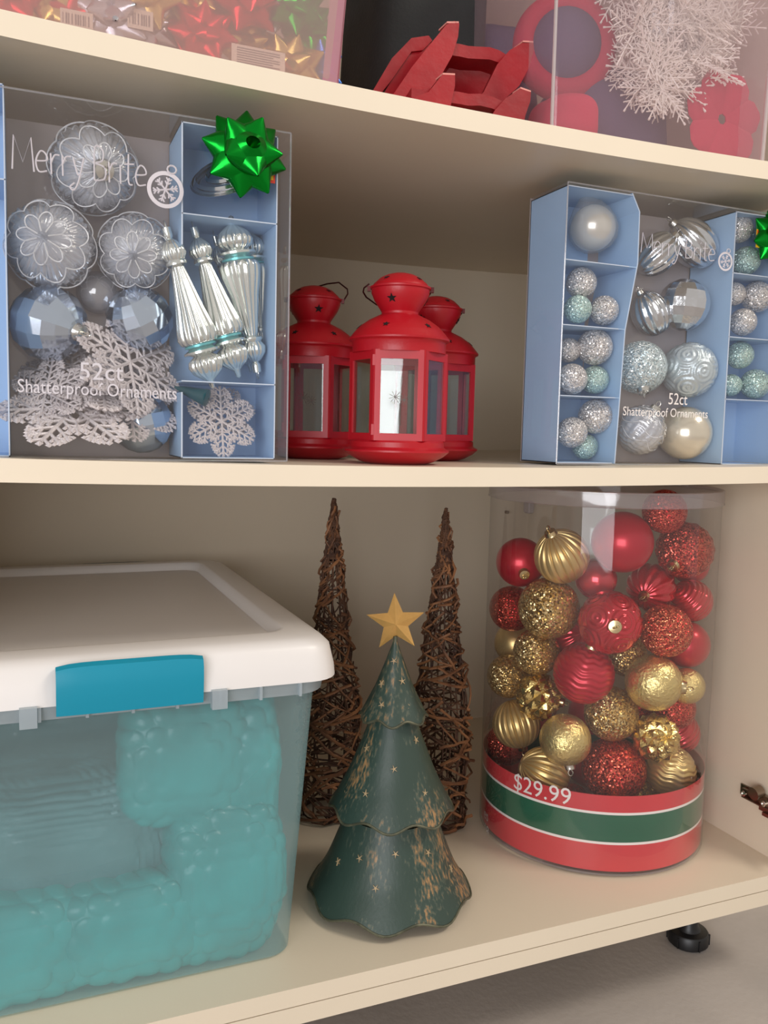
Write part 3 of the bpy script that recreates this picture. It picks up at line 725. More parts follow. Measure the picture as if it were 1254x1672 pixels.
# star topper
sm = MB(); n5 = star_poly(.039, .0165); zc = tz(1017); A_ = Vector((math.cos(ang), math.sin(ang), 0)); Tn = Vector((-math.sin(ang), math.cos(ang), 0))
Tn = (Tn*1.0); Uz = Vector((0, 0, 1)); c_ = Vector((0, 0, zc)); tl = .07
pts = [c_+(Tn*(p[0]*math.cos(tl)-p[1]*math.sin(tl))+Uz*(p[0]*math.sin(tl)+p[1]*math.cos(tl))) for p in n5]
sm.add(pts+[c_+A_*.011, c_-A_*.011], [(i, (i+1) % 10, 10) for i in range(10)]+[((i+1) % 10, i, 11) for i in range(10)])
sm.build('star_topper', M['goldpaint'], tt, smooth=False)

# ================================================================== twig cone trees
def twigtree(cx, cy, r, h, seed, label):
    t = thing('twig_tree', label, 'decoration', (cx, cy, ZC), 0, 'twig cone trees'); rnd = random.Random(seed)
    ca = math.atan2(CAM.y-cy, CAM.x-cx)
    def rad(u): return r*(1.0-.12*u if u < .35 else .958-.958*((u-.35)/.66)**.93)
    ribs = MB()
    for k in range(10):
        a = k*2*PI/10
        ribs.tube([(rad(u)*.90*math.cos(a), rad(u)*.90*math.sin(a), .003+u*h*.99) for u in [i/16 for i in range(17)]], .0013, 5)
    for u in (0.006, .2, .4, .6, .8): ribs.tube([(rad(u)*.88*math.cos(b*PI/10), rad(u)*.88*math.sin(b*PI/10), .002+u*h) for b in range(20)], .0014, 5, closed=True)
    tag(ribs.build('inner_frame', M['twigdark'], t), None)
    def twig(mb, u, a, span, dz, rr, lift, wob):
        n = 7; P = []
        for i in range(n):
            s = i/(n-1)-.5; uu = min(.995, max(.008, u+dz*s)); R_ = rad(uu)*(1+lift)+.001+wob*rnd.uniform(-1, 1)*.0022
            aa = a+span*s; P.append((R_*math.cos(aa), R_*math.sin(aa), uu*h))
        mb.tube(P, [rr*(.75+.4*rnd.random()) for _ in range(n)], 5)
    st = MB()
    for k in range(250):
        u = rnd.random()**1.05; twig(st, u, rnd.uniform(0, 2*PI), rnd.uniform(.6, 2.2), rnd.uniform(-.13, .13), rnd.uniform(.0011, .0022)*(1-.25*u), rnd.uniform(-.12, .02), 1)
    for k in range(60): # upright ones
        u = rnd.random()*.9; twig(st, u, rnd.uniform(0, 2*PI), rnd.uniform(-.25, .25), rnd.uniform(.06, .16), rnd.uniform(.0009, .0015), rnd.uniform(-.12, .0), 1)
    for k in range(34): # tight winding at the tip
        twig(st, .80+k*.0058, k*1.1, 5.5, .01, .0014, .02, .4)
    st.build('twig_weave', M['twigdark'], t)['kind'] = 'stuff'
    for k in range(84):
        u = .012+.93*(k+rnd.random()*.8)/84; mb = MB()
        twig(mb, u, ca+rnd.uniform(-1.7, 1.7), rnd.uniform(.7, 1.9)*(1+.5*u), rnd.choice((-1, 1))*rnd.uniform(.01, .13), rnd.uniform(.0018, .0032)*(1-.3*u), rnd.uniform(.0, .12), 2.2)
        mb.build('twig', M['twig'], t)
def twigplace(px, py, r, toppx, seed, lab):
    f_ = onz(px, py, ZC); dv = Vector((f_.x-CAM.x, f_.y-CAM.y)).normalized(); cx, cy = f_.x+dv.x*r, f_.y+dv.y*r
    h = ony(*toppx, cy).z-ZC; twigtree(cx, cy, r, h, seed, lab)
twigplace(536, 1350, .047, (545, 812), 4, 'tall woven twig cone tree on the left, next to the bin')
twigplace(712, 1362, .046, (708, 828), 9, 'tall woven twig cone tree on the right, next to the tube')

#@@BOXES
# ================================================================== gift bows
def bow(name, label, group, c, R, nrm, m_, seed=0, tiers=((8, 1.0, .25), (6, .8, .75)), cat='bow', core=True, w=.30):
    t = thing(name, label, cat, c, 0, group); rnd = random.Random(seed)
    q = Vector(nrm).to_track_quat('Z', 'Y'); t.rotation_euler = q.to_euler()
    # one folded loop: a cone of ribbon with its point outwards, open to the middle
    key = ('loop', m_.name, round(R, 4), round(w, 2))
    if key not in BALL:
        mb = MB(); R_ = []; n = 14
        for (x, s) in ((.12, .62), (.45, 1.0), (.72, .62), (1.0, .06)):
            R_.append([(x*R, math.cos(2*PI*k/n)*s*w*R*(1.25 if x < .6 else 1.0), math.sin(2*PI*k/n)*s*w*R*.8) for k in range(n)])
        mb.rings(R_, False); BALL[key] = mb.mesh('loop', m_, smooth=25)
    for ti, (n, rr, el) in enumerate(tiers):
        for k in range(n):
            a = 2*PI*(k+.5*ti)/n+rnd.uniform(-.1, .1)+seed
            o = place('loop', BALL[key], t, (0, 0, .05*R+ti*.12*R)); e = el+rnd.uniform(-.08, .08)
            mt = Matrix.Rotation(a, 3, 'Z') @ Matrix.Rotation(-e, 3, 'Y'); o.rotation_euler = mt.to_euler(); o.scale = (rr,)*3
    if core:
        mb = MB(); n = 16; mb.rings([[(.24*R*math.cos(2*PI*k/n)*s, .2*R*math.sin(2*PI*k/n)*s, z*R) for k in range(n)] for (s, z) in ((1.1, .15), (1.7, .35), (1.5, .6), (.7, .75))], False)
        mb.build('centre_loop', m_, t, smooth=25)
    mb = MB(); mb.lathe([(.001, -.01*R), (.3*R, -.01*R), (.3*R, .05*R), (.001, .05*R)], 16); mb.build('backing', M['paperlabel'], t)
    return t

# ================================================================== silver glitter snowflakes
def flake_mesh(seed=0, thick=.026, name='snowflake'):
    mb = MB()
    for k in range(6):
        a = k*PI/3; e = Vector((math.cos(a), math.sin(a), 0)); p = Vector((-e.y, e.x, 0))
        def seg(a_, b_, r): mb.tube([a_, b_], r, 5)
        def blob(c, r): mb.add([c+Vector(v)*r for v in ((1, 0, 0), (0, 1, 0), (-1, 0, 0), (0, -1, 0), (0, 0, .8), (0, 0, -.8))], [(0, 1, 4), (1, 2, 4), (2, 3, 4), (3, 0, 4), (1, 0, 5), (2, 1, 5), (3, 2, 5), (0, 3, 5)])
        seg(Vector((0, 0, 0)), e*.95, thick*1.25)
        for (u, l) in ((.18, .16), (.34, .30), (.52, .36), (.70, .28), (.86, .16)):
            for s in (1, -1):
                b0 = e*u; b1 = b0+(e*.62+p*s*.78)*l; seg(b0, b1, thick); blob(b1, thick*2.1)
                if l > .25:
                    for v in (.45, .75):
                        c0 = b0.lerp(b1, v)
                        for w_ in (1, -1):
                            c1 = c0+(e*(.9 if w_ > 0 else -.15)+p*s*(.1 if w_ > 0 else 1.0))*.10; seg(c0, c1, thick*.85); blob(c1, thick*1.6)
        blob(e*.98, thick*2.2)
        # ring lobe between the arms
        f = Vector((math.cos(a+PI/6), math.sin(a+PI/6), 0))
        seg(e*.30, f*.36, thick); seg(f*.36, (Vector((math.cos(a+PI/3), math.sin(a+PI/3), 0)))*.30, thick); seg(f*.36, f*.62, thick*.9); blob(f*.64, thick*2)
    return mb.mesh(name, M['snow'], smooth=False)
FLAKE = flake_mesh()
def snowflake(px, py, Y, rpx, nrm, label, spin=0, tall=1.0):
    c = ony(px, py, Y); t = place('snowflake_ornament', FLAKE); r = rpx*dep(c)/FPX
    from mathutils import Quaternion
    t.location = c; t.rotation_euler = (Vector(nrm).to_track_quat('Z', 'Y') @ Quaternion((0, 0, 1), spin)).to_euler(); t.scale = (r, r, r)
    return tag(t, label, 'ornament', 'silver glitter snowflakes')

# finial ornaments
def finial_mesh():
    n = 96
    prof = [(.002, 0), (.045, .0), (.05, .05), (.035, .07), (.07, .085), (.12, .13), (.13, .17), (.10, .205), (.115, .22), (.115, .235), (.07, .25),
            (.075, .27), (.10, .36), (.15, .52), (.20, .64), (.215, .70), (.20, .735), (.13, .75), (.14, .77), (.20, .785), (.20, .80), (.11, .815), (.17, .845), (.185, .88), (.15, .93), (.08, .965), (.04, .985), (.03, 1.03), (.002, 1.04)]
    sel = {}
    mb = MB()
    def fn(r, z, a):
        k = 1+.07*math.cos(a*16) if (.25 < z < .735 or .82 < z < .97 or .085 < z < .2) else 1
        return r*.95*k, z
    mb.lathe(prof, n, fn=fn); return mb.mesh('finial_body', M['finial'], smooth=60)
FIN = finial_mesh()
FINB = MB().lathe([(.125, .742), (.165, .745), (.165, .758), (.125, .762)], 24).mesh('aqua_collar', M['finialband'])
def finial(p0, p1, Y0, Y1, label, k=1.0):
    a = ony(*p0, Y0); b = ony(*p1, Y1); L_ = (b-a).length
    t = thing('finial_ornament', label, 'ornament', a, 0, 'silver finial ornaments'); t.rotation_euler = (b-a).to_track_quat('Z', 'Y').to_euler(); t.scale = (L_*k, L_*k, L_)
    place('finial_body', FIN, t); place('aqua_collar', FINB, t); place('loop', loopmesh('cap_silver'), t, (0, 0, -.09), None, .3)
    return t

# stroke lettering
GL = {'M': (.85, [[(0, 0), (.06, 1), (.38, .25), (.68, 1), (.78, 0)]]),
 'e': (.52, [[(0, .34), (.40, .40), (.34, .60), (.16, .64), (.0, .34), (.10, .04), (.40, .08)]]),
 'r': (.42, [[(.02, .62), (.04, 0)], [(.04, .36), (.16, .58), (.34, .60)]]),
 'y': (.50, [[(0, .6), (.16, .12), (.24, .12)], [(.40, .62), (.20, -.1), (.02, -.38), (-.12, -.30), (.05, -.16)]]),
 'B': (.55, [[(.02, 0), (.04, 1), (.34, .94), (.32, .62), (.05, .53), (.42, .42), (.40, .08), (.02, 0)]]),
 'i': (.22, [[(.04, .58), (.05, 0)], [(.03, .84), (.06, .90)]]),
 't': (.42, [[(.14, .95), (.14, .10), (.30, .02)], [(-.04, .62), (.36, .66)]]), ' ': (.28, [])}
def strokes(s, p0, p1, hgt, r, nrm, name, parent, m_, org):
    """hand lettering laid from p0 to p1 on a plane"""
    tot = sum(GL[c][0] for c in s)*.62; mb = MB(); d = (Vector(p1)-Vector(p0)); up = Vector((0, 0, 1)); x = 0
    for c in s:
        w_, ss = GL[c]
        for st in ss:
            P = [Vector(p0)+d*((x+q[0]*.62)/tot)+up*q[1]*hgt+Vector(nrm)*.0007-Vector(org) for q in st]
            if len(P) > 2:   # smooth the stroke
                Q = []
                for i in range(len(P)-1):
                    a0_, a1_, a2_, a3_ = P[max(0, i-1)], P[i], P[i+1], P[min(len(P)-1, i+2)]
                    for k in range(4):
                        u = k/4; Q.append(.5*((2*a1_)+(-a0_+a2_)*u+(2*a0_-5*a1_+4*a2_-a3_)*u*u+(-a0_+3*a1_-3*a2_+a3_)*u**3))
                P = Q+[P[-1]] if c not in 'M' else P
            mb.tube(P, r, 4)
        x += w_*.62
    return mb.build(name, m_, parent)
def flat_text(s, size, p, parent, org, m_, name, ang=0, sx=1.0):
    me = text_mesh(s, size)
    for v in me.vertices:
        x, y = v.co.x*sx, v.co.y; v.co = Vector((x, -.0006, y+x*math.tan(ang)))
    me.materials.append(m_); return place(name, me, parent, Vector(p)-Vector(org))
def logo_disc(c, r, parent, org):
    c = Vector(c)-Vector(org); mb = MB(); n = 32
    mb.rings([[(c.x+q*math.cos(2*PI*k/n), c.y-.0005, c.z+q*math.sin(2*PI*k/n)) for k in range(n)] for q in (r*.78, r)], False)
    mb.tube([(c.x+r*.5*math.cos(a)*.5+r*.35, c.y-.0006, c.z+r*1.12+r*.22*math.sin(a)) for a in [i*PI/5 for i in range(10)]], r*.05, 4, closed=True)
    for k in range(6):
        a = k*PI/3+.2; e = Vector((math.cos(a), 0, math.sin(a))); p = Vector((-e.z, 0, e.x)); o_ = c+Vector((0, -.0006, 0))
        mb.tube([o_, o_+e*r*.68], r*.05, 4)
        for u in (.3, .5):
            for s in (1, -1): mb.tube([o_+e*r*u, o_+e*r*(u+.16)+p*s*r*.16], r*.045, 4)
    return mb.build('ornament_emblem', M['printgrey'], parent)

# ------------------------------------------------------------------ shared box builder
def tray(parent, org, x0, x1, y0, y1, zb, zt, shelves, left_open=None, skew=None, name='card_tray'):
    """upright card tray open to the front, with cross shelves"""
    ox, oy, oz = org; th = .0012; mb = MB()
    def bx_(a, b, c, d, e, f): mb.box(a-ox, b-ox, c-oy, d-oy, e-oz, f-oz)
    spans = [(zb, zt)] if not left_open else [(zb, left_open[0]), (left_open[1], zt)]
    for (a, b) in spans: bx_(x0, x0+th, y0, y1, a, b)
    if skew:   # right wall bends inwards lower down
        R = []
        for (z, dx) in skew: R.append([(x1+dx-th-ox, y0-oy, z-oz), (x1+dx-ox, y0-oy, z-oz), (x1+dx-ox, y1-oy, z-oz), (x1+dx-th-ox, y1-oy, z-oz)])
        mb.rings(R, True)
    else: bx_(x1-th, x1, y0, y1, zb, zt)
    bx_(x0, x1-(.006 if skew else 0), y1-th, y1, zb, zt); bx_(x0, x1-(.018 if skew else 0), y0, y1, zb, zb+th); bx_(x0, x1, y0, y1, zt-th, zt)
    o = mb.build(name, M['cardblue'], parent, smooth=False)
    for z in shelves:
        dxr = 0
        if skew:
            for (a, b) in zip(skew[:-1], skew[1:]):
                if min(a[0], b[0]) <= z <= max(a[0], b[0]): dxr = a[1]+(b[1]-a[1])*(z-a[0])/(b[0]-a[0])
        s = MB(); s.box(x0+th-ox, x1-th+dxr-ox, y0-oy, y1-th-oy, z-oz, z+th-oz); s.build('tray_shelf', M['cardblue'], o, smooth=False)
    e = MB(); w_ = .0011
    for (a, b) in spans: e.box(x0-w_*.3-ox, x0+w_-ox, y0-.0006-oy, y0-oy, a-oz, b-oz)
    if not skew: e.box(x1-w_-ox, x1-ox, y0-.0006-oy, y0-oy, zb-oz, zt-oz)
    else:
        for (a, b) in zip(skew[:-1], skew[1:]): e.tube([(x1+a[1]-ox, y0-oy, a[0]-oz), (x1+b[1]-ox, y0-oy, b[0]-oz)], .0007, 4)
    for z in list(shelves)+[zb, zt-th]:
        dxr = -.012 if (skew and z < .2) else 0
        e.box(x0-ox, x1+dxr-ox, y0-.0006-oy, y0-oy, z-oz, z+w_-oz)
    e.build('cut_edge', M['cardedge'], o, smooth=False)
    return o
def shell(parent, org, x0, x1, y0, y1, z0, z1, back=True):
    ox, oy, oz = org
    def q(name, P, m_):
        mb = MB(); mb.add([(a-ox, b-oy, c-oz) for a, b, c in P], [(0, 1, 2, 3)]); return mb.build(name, m_, parent, smooth=False, fix=False)
    q('front_sheet', [(x0, y0, z0), (x1, y0, z0), (x1, y0, z1), (x0, y0, z1)], M['pvc'])
    q('side_sheet', [(x0, y0, z0), (x0, y1, z0), (x0, y1, z1), (x0, y0, z1)], M['pvc'])
    q('side_sheet', [(x1, y0, z0), (x1, y1, z0), (x1, y1, z1), (x1, y0, z1)], M['pvc'])
    q('top_sheet', [(x0, y0, z1), (x1, y0, z1), (x1, y1, z1), (x0, y1, z1)], M['pvc'])
    if back: q('back_sheet', [(x0, y1, z0), (x1, y1, z0), (x1, y1, z1), (x0, y1, z1)], M['pvcback'])
    mb = MB(); r = .0009
    for (x, y) in ((x0, y0), (x1, y0), (x1, y1)): mb.tube([(x-ox, y-oy, z0-oz), (x-ox, y-oy, z1-oz)], r, 4)
    for (y, z) in ((y0, z0), (y0, z1)): mb.tube([(x0-ox, y-oy, z-oz), (x1-ox, y-oy, z-oz)], r, 4)
    mb.build('folded_edge', M['pvcedge'], parent, smooth=False)

# ------------------------------------------------------------------ left box
ZL = sagB(.12)+.001
orgL = (.10, .07, ZL); LY = .026; LYB = .112; LT = .333
pkL = thing('ornament_box', 'clear and blue ornament gift box at the left, silver snowflakes inside', 'box', orgL)
shell(pkL, orgL, -.118, .2555, LY, LYB, ZL, LT)
tray(pkL, orgL, .1462, .2430, LY+.004, LYB-.003, ZL+.002, LT-.004, (ony(380, 626, LY).z, ony(380, 357, LY).z), left_open=(ony(300, 640, LY).z, ony(300, 398, LY).z))
tray(pkL, orgL, -.115, -.0125, LY+.004, LYB-.003, ZL+.002, LT+.004, (ony(5, 292, LY).z,))
strokes('Merry Brite', ony(20, 276, LY), ony(243, 307, LY), .030, .00075, (0, -1, 0), 'brand_lettering', pkL, M['printgrey'], orgL)
logo_disc(ony(270, 310, LY), .0175, pkL, orgL)
flat_text('52ct', .0235, ony(128, 619, LY), pkL, orgL, M['printgrey'], 'lettering', .0)
flat_text('Shatterproof Ornaments', .0178, ony(28, 640, LY), pkL, orgL, M['printgrey'], 'lettering', -.012, .82)
def inbox(px, py, Y, rpx, kind, mk, cd, ck, label, group, sq=1.0):
    c = ony(px, py, Y); r = rpx*dep(c)/FPX; return ornament(kind, mk, c, r, idir(*cd), ck, label, group, squash=sq, spin=random.random()*6)
def petal_rims(t, n1=8):
    """glitter lines drawn along the petal edges"""
    mb = MB()
    for (row, th0, amp) in ((0, .95, .30), (1, 1.45, .30), (2, 1.95, .28), (3, .50, .22)):
        P = []
        for j in range(96):
            ph = 2*PI*j/96; lobe = abs(math.cos(n1*ph/2+(PI/2 if row % 2 else 0))); th = th0+amp*(lobe-.5); r = 1.0
            P.append((r*math.sin(th)*math.cos(ph), r*math.sin(th)*math.sin(ph), r*math.cos(th)))
        mb.tube(P, .016, 4, closed=True)
    for j in range(n1):
        a = 2*PI*j/n1; mb.tube([(1.0*math.sin(th)*math.cos(a), 1.0*math.sin(th)*math.sin(a), math.cos(th)) for th in (.12, .25, .4)], .016, 4)
    mb.build('glitter_line', M['o_rim'], t); place('inner_ball', ballmesh('softrib', 'o_frost'), t, None, None, .84)
GLB = 'clear petal balls in the left box'
petal_rims(inbox(152, 276, .075, 72, 'petal', 'o_clear', (.5, .35, .8), 'cap_silver', 'clear petal ball at the top of the left box, over the lettering', GLB))
petal_rims(inbox(83, 402, .070, 72, 'petal', 'o_clear', (.2, .1, .98), None, 'clear petal ball at the left of the middle row, left box', GLB))
petal_rims(inbox(221, 412, .073, 62, 'petal', 'o_clear', (.2, .35, .9), None, 'clear petal ball beside the first silver finial', GLB))
inbox(80, 528, .078, 62, 'facet', 'o_mirror', (.9, .3, .3), 'cap_silver', 'mirror faceted clear ball in the left box, behind the snowflakes', 'faceted clear balls')
inbox(228, 522, .082, 54, 'facet', 'o_mirror', (-.2, -.6, .5), None, 'faceted clear ball behind the snowflake right of the count lettering', 'faceted clear balls')
inbox(232, 690, .078, 50, 'facet', 'o_mirror', (-.2, -.9, .1), None, 'faceted clear ball at the bottom of the left box', 'faceted clear balls')
inbox(160, 478, .098, 34, 'smooth', 'o_clear', (.2, -.9, .1), None, 'plain clear ball between the petal balls', 'plain clear balls')
snowflake(122, 668, .052, 118, (-.05, -.52, .85), 'widest silver glitter snowflake, lying low at the front left', .1)
snowflake(212, 592, .058, 96, (.35, -.75, .45), 'silver glitter snowflake leaning against the clear ball', .4)
snowflake(118, 615, .078, 92, (-.25, -.6, .75), 'silver glitter snowflake behind the count lettering', .8)
snowflake(170, 640, .070, 88, (.1, -.35, .9), 'silver glitter snowflake sandwiched in the middle of the pile', .2)
snowflake(212, 655, .066, 84, (.2, -.7, .6), 'silver glitter snowflake resting on the bottom faceted ball', .35)
snowflake(75, 640, .060, 70, (-.4, -.7, .5), 'small tilted silver glitter snowflake at the left tray edge', .6)
snowflake(362, 688, .050, 60, (.05, -.93, .3), 'small silver glitter snowflake in the bottom right cell', .5)
snowflake(365, 672, .072, 52, (-.05, -.8, .6), 'small silver glitter snowflake behind, bottom right cell', .1)
finial((271, 372), (345, 625), .046, .046, 'leftmost silver finial ornament leaning out of its cell', .62)
finial((316, 372), (388, 608), .058, .050, 'second silver finial from the left, leaning right', .62)
finial((350, 386), (408, 600), .086, .088, 'thin silver finial half hidden behind the others', .42)
finial((420, 608), (378, 362), .060, .056, 'upside down silver finial, bulb at the top', .66)
finial((430, 585), (408, 378), .088, .086, 'rear silver finial by the right edge of the cell', .60)
# clear plate-like ornament in the top right cell
pc = ony(372, 288, .066); pl = MB()
for k, (r, z) in enumerate(((.048, 0), (.042, .004), (.035, .001), (.028, .006), (.021, .002))): pl.lathe([(r-.003, z-.001), (r, z), (r-.003, z+.003)], 48)
pl.lathe([(.002, .008), (.018, .006), (.046, .002), (.048, 0), (.046, -.002), (.002, -.002)], 48)
po = pl.build('disc_ornament', M['o_silver']); po.location = pc; po.rotation_euler = Vector((-.45, -.55, .75)).to_track_quat('Z', 'Y').to_euler(); po.scale = (.85, .85, .85)
tag(po, 'silver ringed disc ornament in the top right cell behind the green bow', 'ornament')
# teal striped cone ornament at the divider
cn = MB(); a_ = Vector((0, 0, 0)); cn.lathe([(.001, 0), (.004, .01), (.008, .03), (.009, .036), (.001, .038)], 16)
co_ = cn.build('cone_ornament', M['tealdark']); co_.location = ony(285, 632, .050); co_.rotation_euler = idir(1, .35, .1).to_track_quat('Z', 'Y').to_euler()
tag(co_, 'small dark teal cone ornament poking through beside the divider', 'ornament')
bow('gift_bow', 'shiny green star gift bow stuck on the left box', 'green gift bows', ony(398, 254, .0225), .0435, (.05, -1, .12), M['bowgreen'], 3, ((8, 1.0, .05), (5, .84, .55)), w=.42)
lb = MB(); p = ony(440, 262, LY-.0004); lb.box(-.008, .006, -.0004, .0, -.022, .014); o = lb.build('price_sticker', M['stickred'], None, smooth=False); o.location = p
tag(o, 'small red and yellow sticker under the green bow, left box', 'sticker')
k = MB(); k.box(-.006, .004, -.0008, -.0004, -.019, -.012); k.build('yellow_stripe', M['stickyellow'], o, smooth=False)

# ------------------------------------------------------------------ right box
RY = .058; RYB = .140
pA = ony(912, 757, RY); ZR = sagB(.75)+.001
fx0 = ony(918, 520, RY).x; rx0 = ony(1190, 545, RY).x; RTp = ony(925, 297, RY).z
orgR = (.76, .10, ZR)
pkR = thing('ornament_box', 'clear and blue ornament gift box at the right, full of silver balls', 'box', orgR)
shell(pkR, orgR, fx0-.001, rx0+.105, RY-.002, RYB+.001, ZR, RTp)
c1 = ony(1033, 317, RY).x; c2 = ony(1042, 420, RY).x; c3 = ony(1021, 535, RY).x; c4 = ony(1004, 752, RY).x
shz = [ony(975, y, RY).z for y in (430, 535, 649)]
tray(pkR, orgR, fx0, c1, RY, RYB, ZR+.001, RTp-.003, shz, skew=[(RTp-.001, 0), (ony(1040, 345, RY).z, c2-c1-.001), (ony(1042, 430, RY).z, c2-c1), (shz[1], c3-c1), (ZR+.001, c4-c1)])
shr = [ony(1220, y, RY).z for y in (449, 553, 654)]
tray(pkR, orgR, rx0, rx0+.103, RY, RYB, ZR+.001, RTp-.003, shr)
strokes('Merry Brite', ony(1046, 412, RY-.002), ony(1168, 428, RY-.002), .0245, .0006, (0, -1, 0), 'brand_lettering', pkR, M['printgrey'], orgR)
logo_disc(ony(1184, 427, RY-.002), .0125, pkR, orgR)
flat_text('52ct', .0215, ony(1090, 660, RY-.002), pkR, orgR, M['print'], 'lettering', 0, .85)
flat_text('Shatterproof Ornaments', .0165, ony(1016, 678, RY-.002), pkR, orgR, M['print'], 'lettering', 0, .85)
gS = 'small balls in the left tray'; gR = 'small balls in the right tray'; gM = 'large balls in the right box'
t = inbox(968, 372, .098, 37, 'smooth', 'o_pearl', (-.3, -.8, .3), None, 'pearl ball inside a clear teardrop, top left tray cell', gM)
td = MB(); td.lathe([(.02, 1.75), (.10, 1.55), (.30, 1.28), (.62, 1.0), (.90, .62), (1.06, .18), (1.08, -.25), (.92, -.68), (.6, -.95), (.25, -1.07), (.01, -1.09)], 40); td.build('clear_teardrop', M['bag'], t)
for (x, y, Y, r, mk, lab) in (
 (949, 462, .085, 25, 'o_silvglit', 'silver glitter ball topmost in the second cell, left tray'),
 (943, 505, .080, 23, 'o_mintglit', 'mint glitter ball at the left of the second cell, left tray'),
 (986, 507, .082, 24, 'o_silvglit', 'pinkish silver glitter ball right of the mint one, left tray'),
 (971, 567, .085, 29, 'o_silvglit', 'largest silver glitter ball at the top of the third cell, left tray'),
 (928, 572, .098, 20, 'o_silvglit', 'small silver glitter ball at the edge of the third cell'),
 (934, 619, .078, 25, 'o_silvglit', 'silver glitter ball at the bottom left of the third cell'),
 (971, 620, .088, 23, 'o_mintglit', 'mint glitter ball at the bottom of the third cell, left tray'),
 (972, 680, .086, 28, 'o_silvglit', 'silver glitter ball at the top of the lowest cell, left tray'),
 (934, 706, .080, 25, 'o_silvglit', 'silver glitter ball at the left of the lowest cell, left tray'),
 (955, 729, .098, 21, 'o_mintglit', 'teal mint glitter ball at the bottom of the lowest cell')):
    inbox(x, y, Y, r, 'smooth', mk, (.3, -.3, -.8), 'cap_silver' if r in (20, 25) else None, lab, gS)
for (x, y, Y, r, mk, lab) in (
 (1207, 374, .085, 22, 'o_silvglit', 'silver glitter ball at the top of the right tray'),
 (1218, 426, .085, 23, 'o_mintglit', 'mint glitter ball below it beside the cut off green bow'),
 (1243, 378, .115, 18, 'o_mintglit', 'teal glitter ball deep in the top cell, right tray'),
 (1198, 480, .090, 19, 'o_silvglit', 'small silver glitter ball at the left of the second right cell'),
 (1236, 485, .085, 25, 'o_silvglit', 'larger silver glitter ball at the right of the second right cell'),
 (1213, 526, .080, 22, 'o_silvglit', 'shiny silver glitter ball at the bottom of the second right cell'),
 (1208, 580, .085, 22, 'o_mintglit', 'mint glitter ball at the top of the third right cell'),
 (1233, 627, .082, 24, 'o_mintglit', 'mint glitter ball at the bottom right of the third right cell'),
 (1193, 629, .090, 18, 'o_mintglit', 'small mint glitter ball at the left of the third right cell')):
    inbox(x, y, Y, r, 'smooth', mk, (.3, -.3, -.8), None, lab, gR)
# large ones in the open middle
def bulb(px, py, Y, rpx, lab, cd, sq):
    t = inbox(px, py, Y, rpx, 'softrib', 'o_silver', cd, 'cap_silver', lab, gM, sq); return t
bulb(1132, 397, .100, 34, 'ribbed silver bow lobe leaning right behind the brand lettering', (-.75, -.6, .2), 1.35)
bulb(1072, 415, .108, 30, 'ribbed silver lobe at the left behind the brand lettering', (.6, -.6, .2), 1.3)
bulb(1062, 512, .112, 30, 'ribbed silver drop between tray and faceted ball', (-.5, -.8, .2), 1.25)
inbox(1116, 498, .096, 42, 'facet', 'o_silver', (.1, -.9, .1), None, 'mirror faceted silver ball in the middle of the right box', gM)
inbox(1045, 600, .100, 43, 'smooth', 'o_aquaglit', (0, .9, .4), 'cap_silver', 'pale aqua glitter ball half behind the left tray', gM)
inbox(1125, 604, .093, 44, 'swirl', 'o_aqua', (.1, -.1, -1), None, 'pale aqua ball with rings of circles', gM)
petal_rims(inbox(1046, 702, .092, 40, 'wave', 'o_clear', (.5, -.8, .2), 'cap_silver', 'clear ball with white glitter waves at the bottom', gM), 5)
inbox(1118, 707, .094, 43, 'smooth', 'o_pearlchamp', (-.3, .8, -.3), None, 'champagne pearl ball at the bottom of the right box', gM)
bow('gift_bow', 'green gift bow on the right box, cut off by the picture edge', 'green gift bows', ony(1265, 388, .0545), .040, (-.1, -1, .1), M['bowgreen'], 1, ((8, 1.0, .05), (5, .84, .55)), w=.42)
st = MB(); st.box(-.004, .010, -.0004, 0, -.010, .014); o = st.build('price_sticker', M['stickyellow'], None, smooth=False); o.location = ony(1238, 392, RY-.0026); tag(o, 'yellow and red sticker under the right green bow', 'sticker')
k = MB(); k.box(-.003, .009, -.0008, -.0004, .008, .013); k.build('red_stripe', M['stickred'], o, smooth=False)

#@@TOP
# ================================================================== top shelf
def zA(x): return ZA+TH+sagA(x)
# bin of gift bows
bx0, bx1, by0, by1 = -.10, ony(558, 120, .03).x+.001, .030, .34; bz = zA(.1)+.002
bb = thing('bow_bin', 'pinkish clear storage bin full of gift bows on the upper shelf', 'storage bin', ((bx0+bx1)/2, .18, bz))
mb = MB(); cx_, cy_ = (bx0+bx1)/2, .18
def rr2(g, z, r=.016): return [(p[0], p[1], z) for p in rrect((bx1-bx0)/2+g, .15+g, r, z, 4)]
mb.rings([rr2(-.004, 0), rr2(-.001, .004), rr2(.0, .01), rr2(.014, .22)], False); mb.build('bin_body', M['pinkbin'], bb, (0, -.0, 0))
mb = MB(); hw_ = (bx1-bx0)/2
mb.rings([[(hw_-.022+g, -.1495-g, z), (hw_-.006+g, -.149-g, z), (hw_-.002+g, -.142-g, z), (hw_-.020+g, -.145-g, z)] for (g, z) in ((.0, .004), (.0135, .215))], True)
mb.build('bin_corner', M['pinkedge'], bb, smooth=False)
mb = MB(); mb.rings([rr2(.014, .215), rr2(.020, .216), rr2(.020, .232), rr2(.0, .235)], True); mb.build('lid', M['pinkedge'], bb)
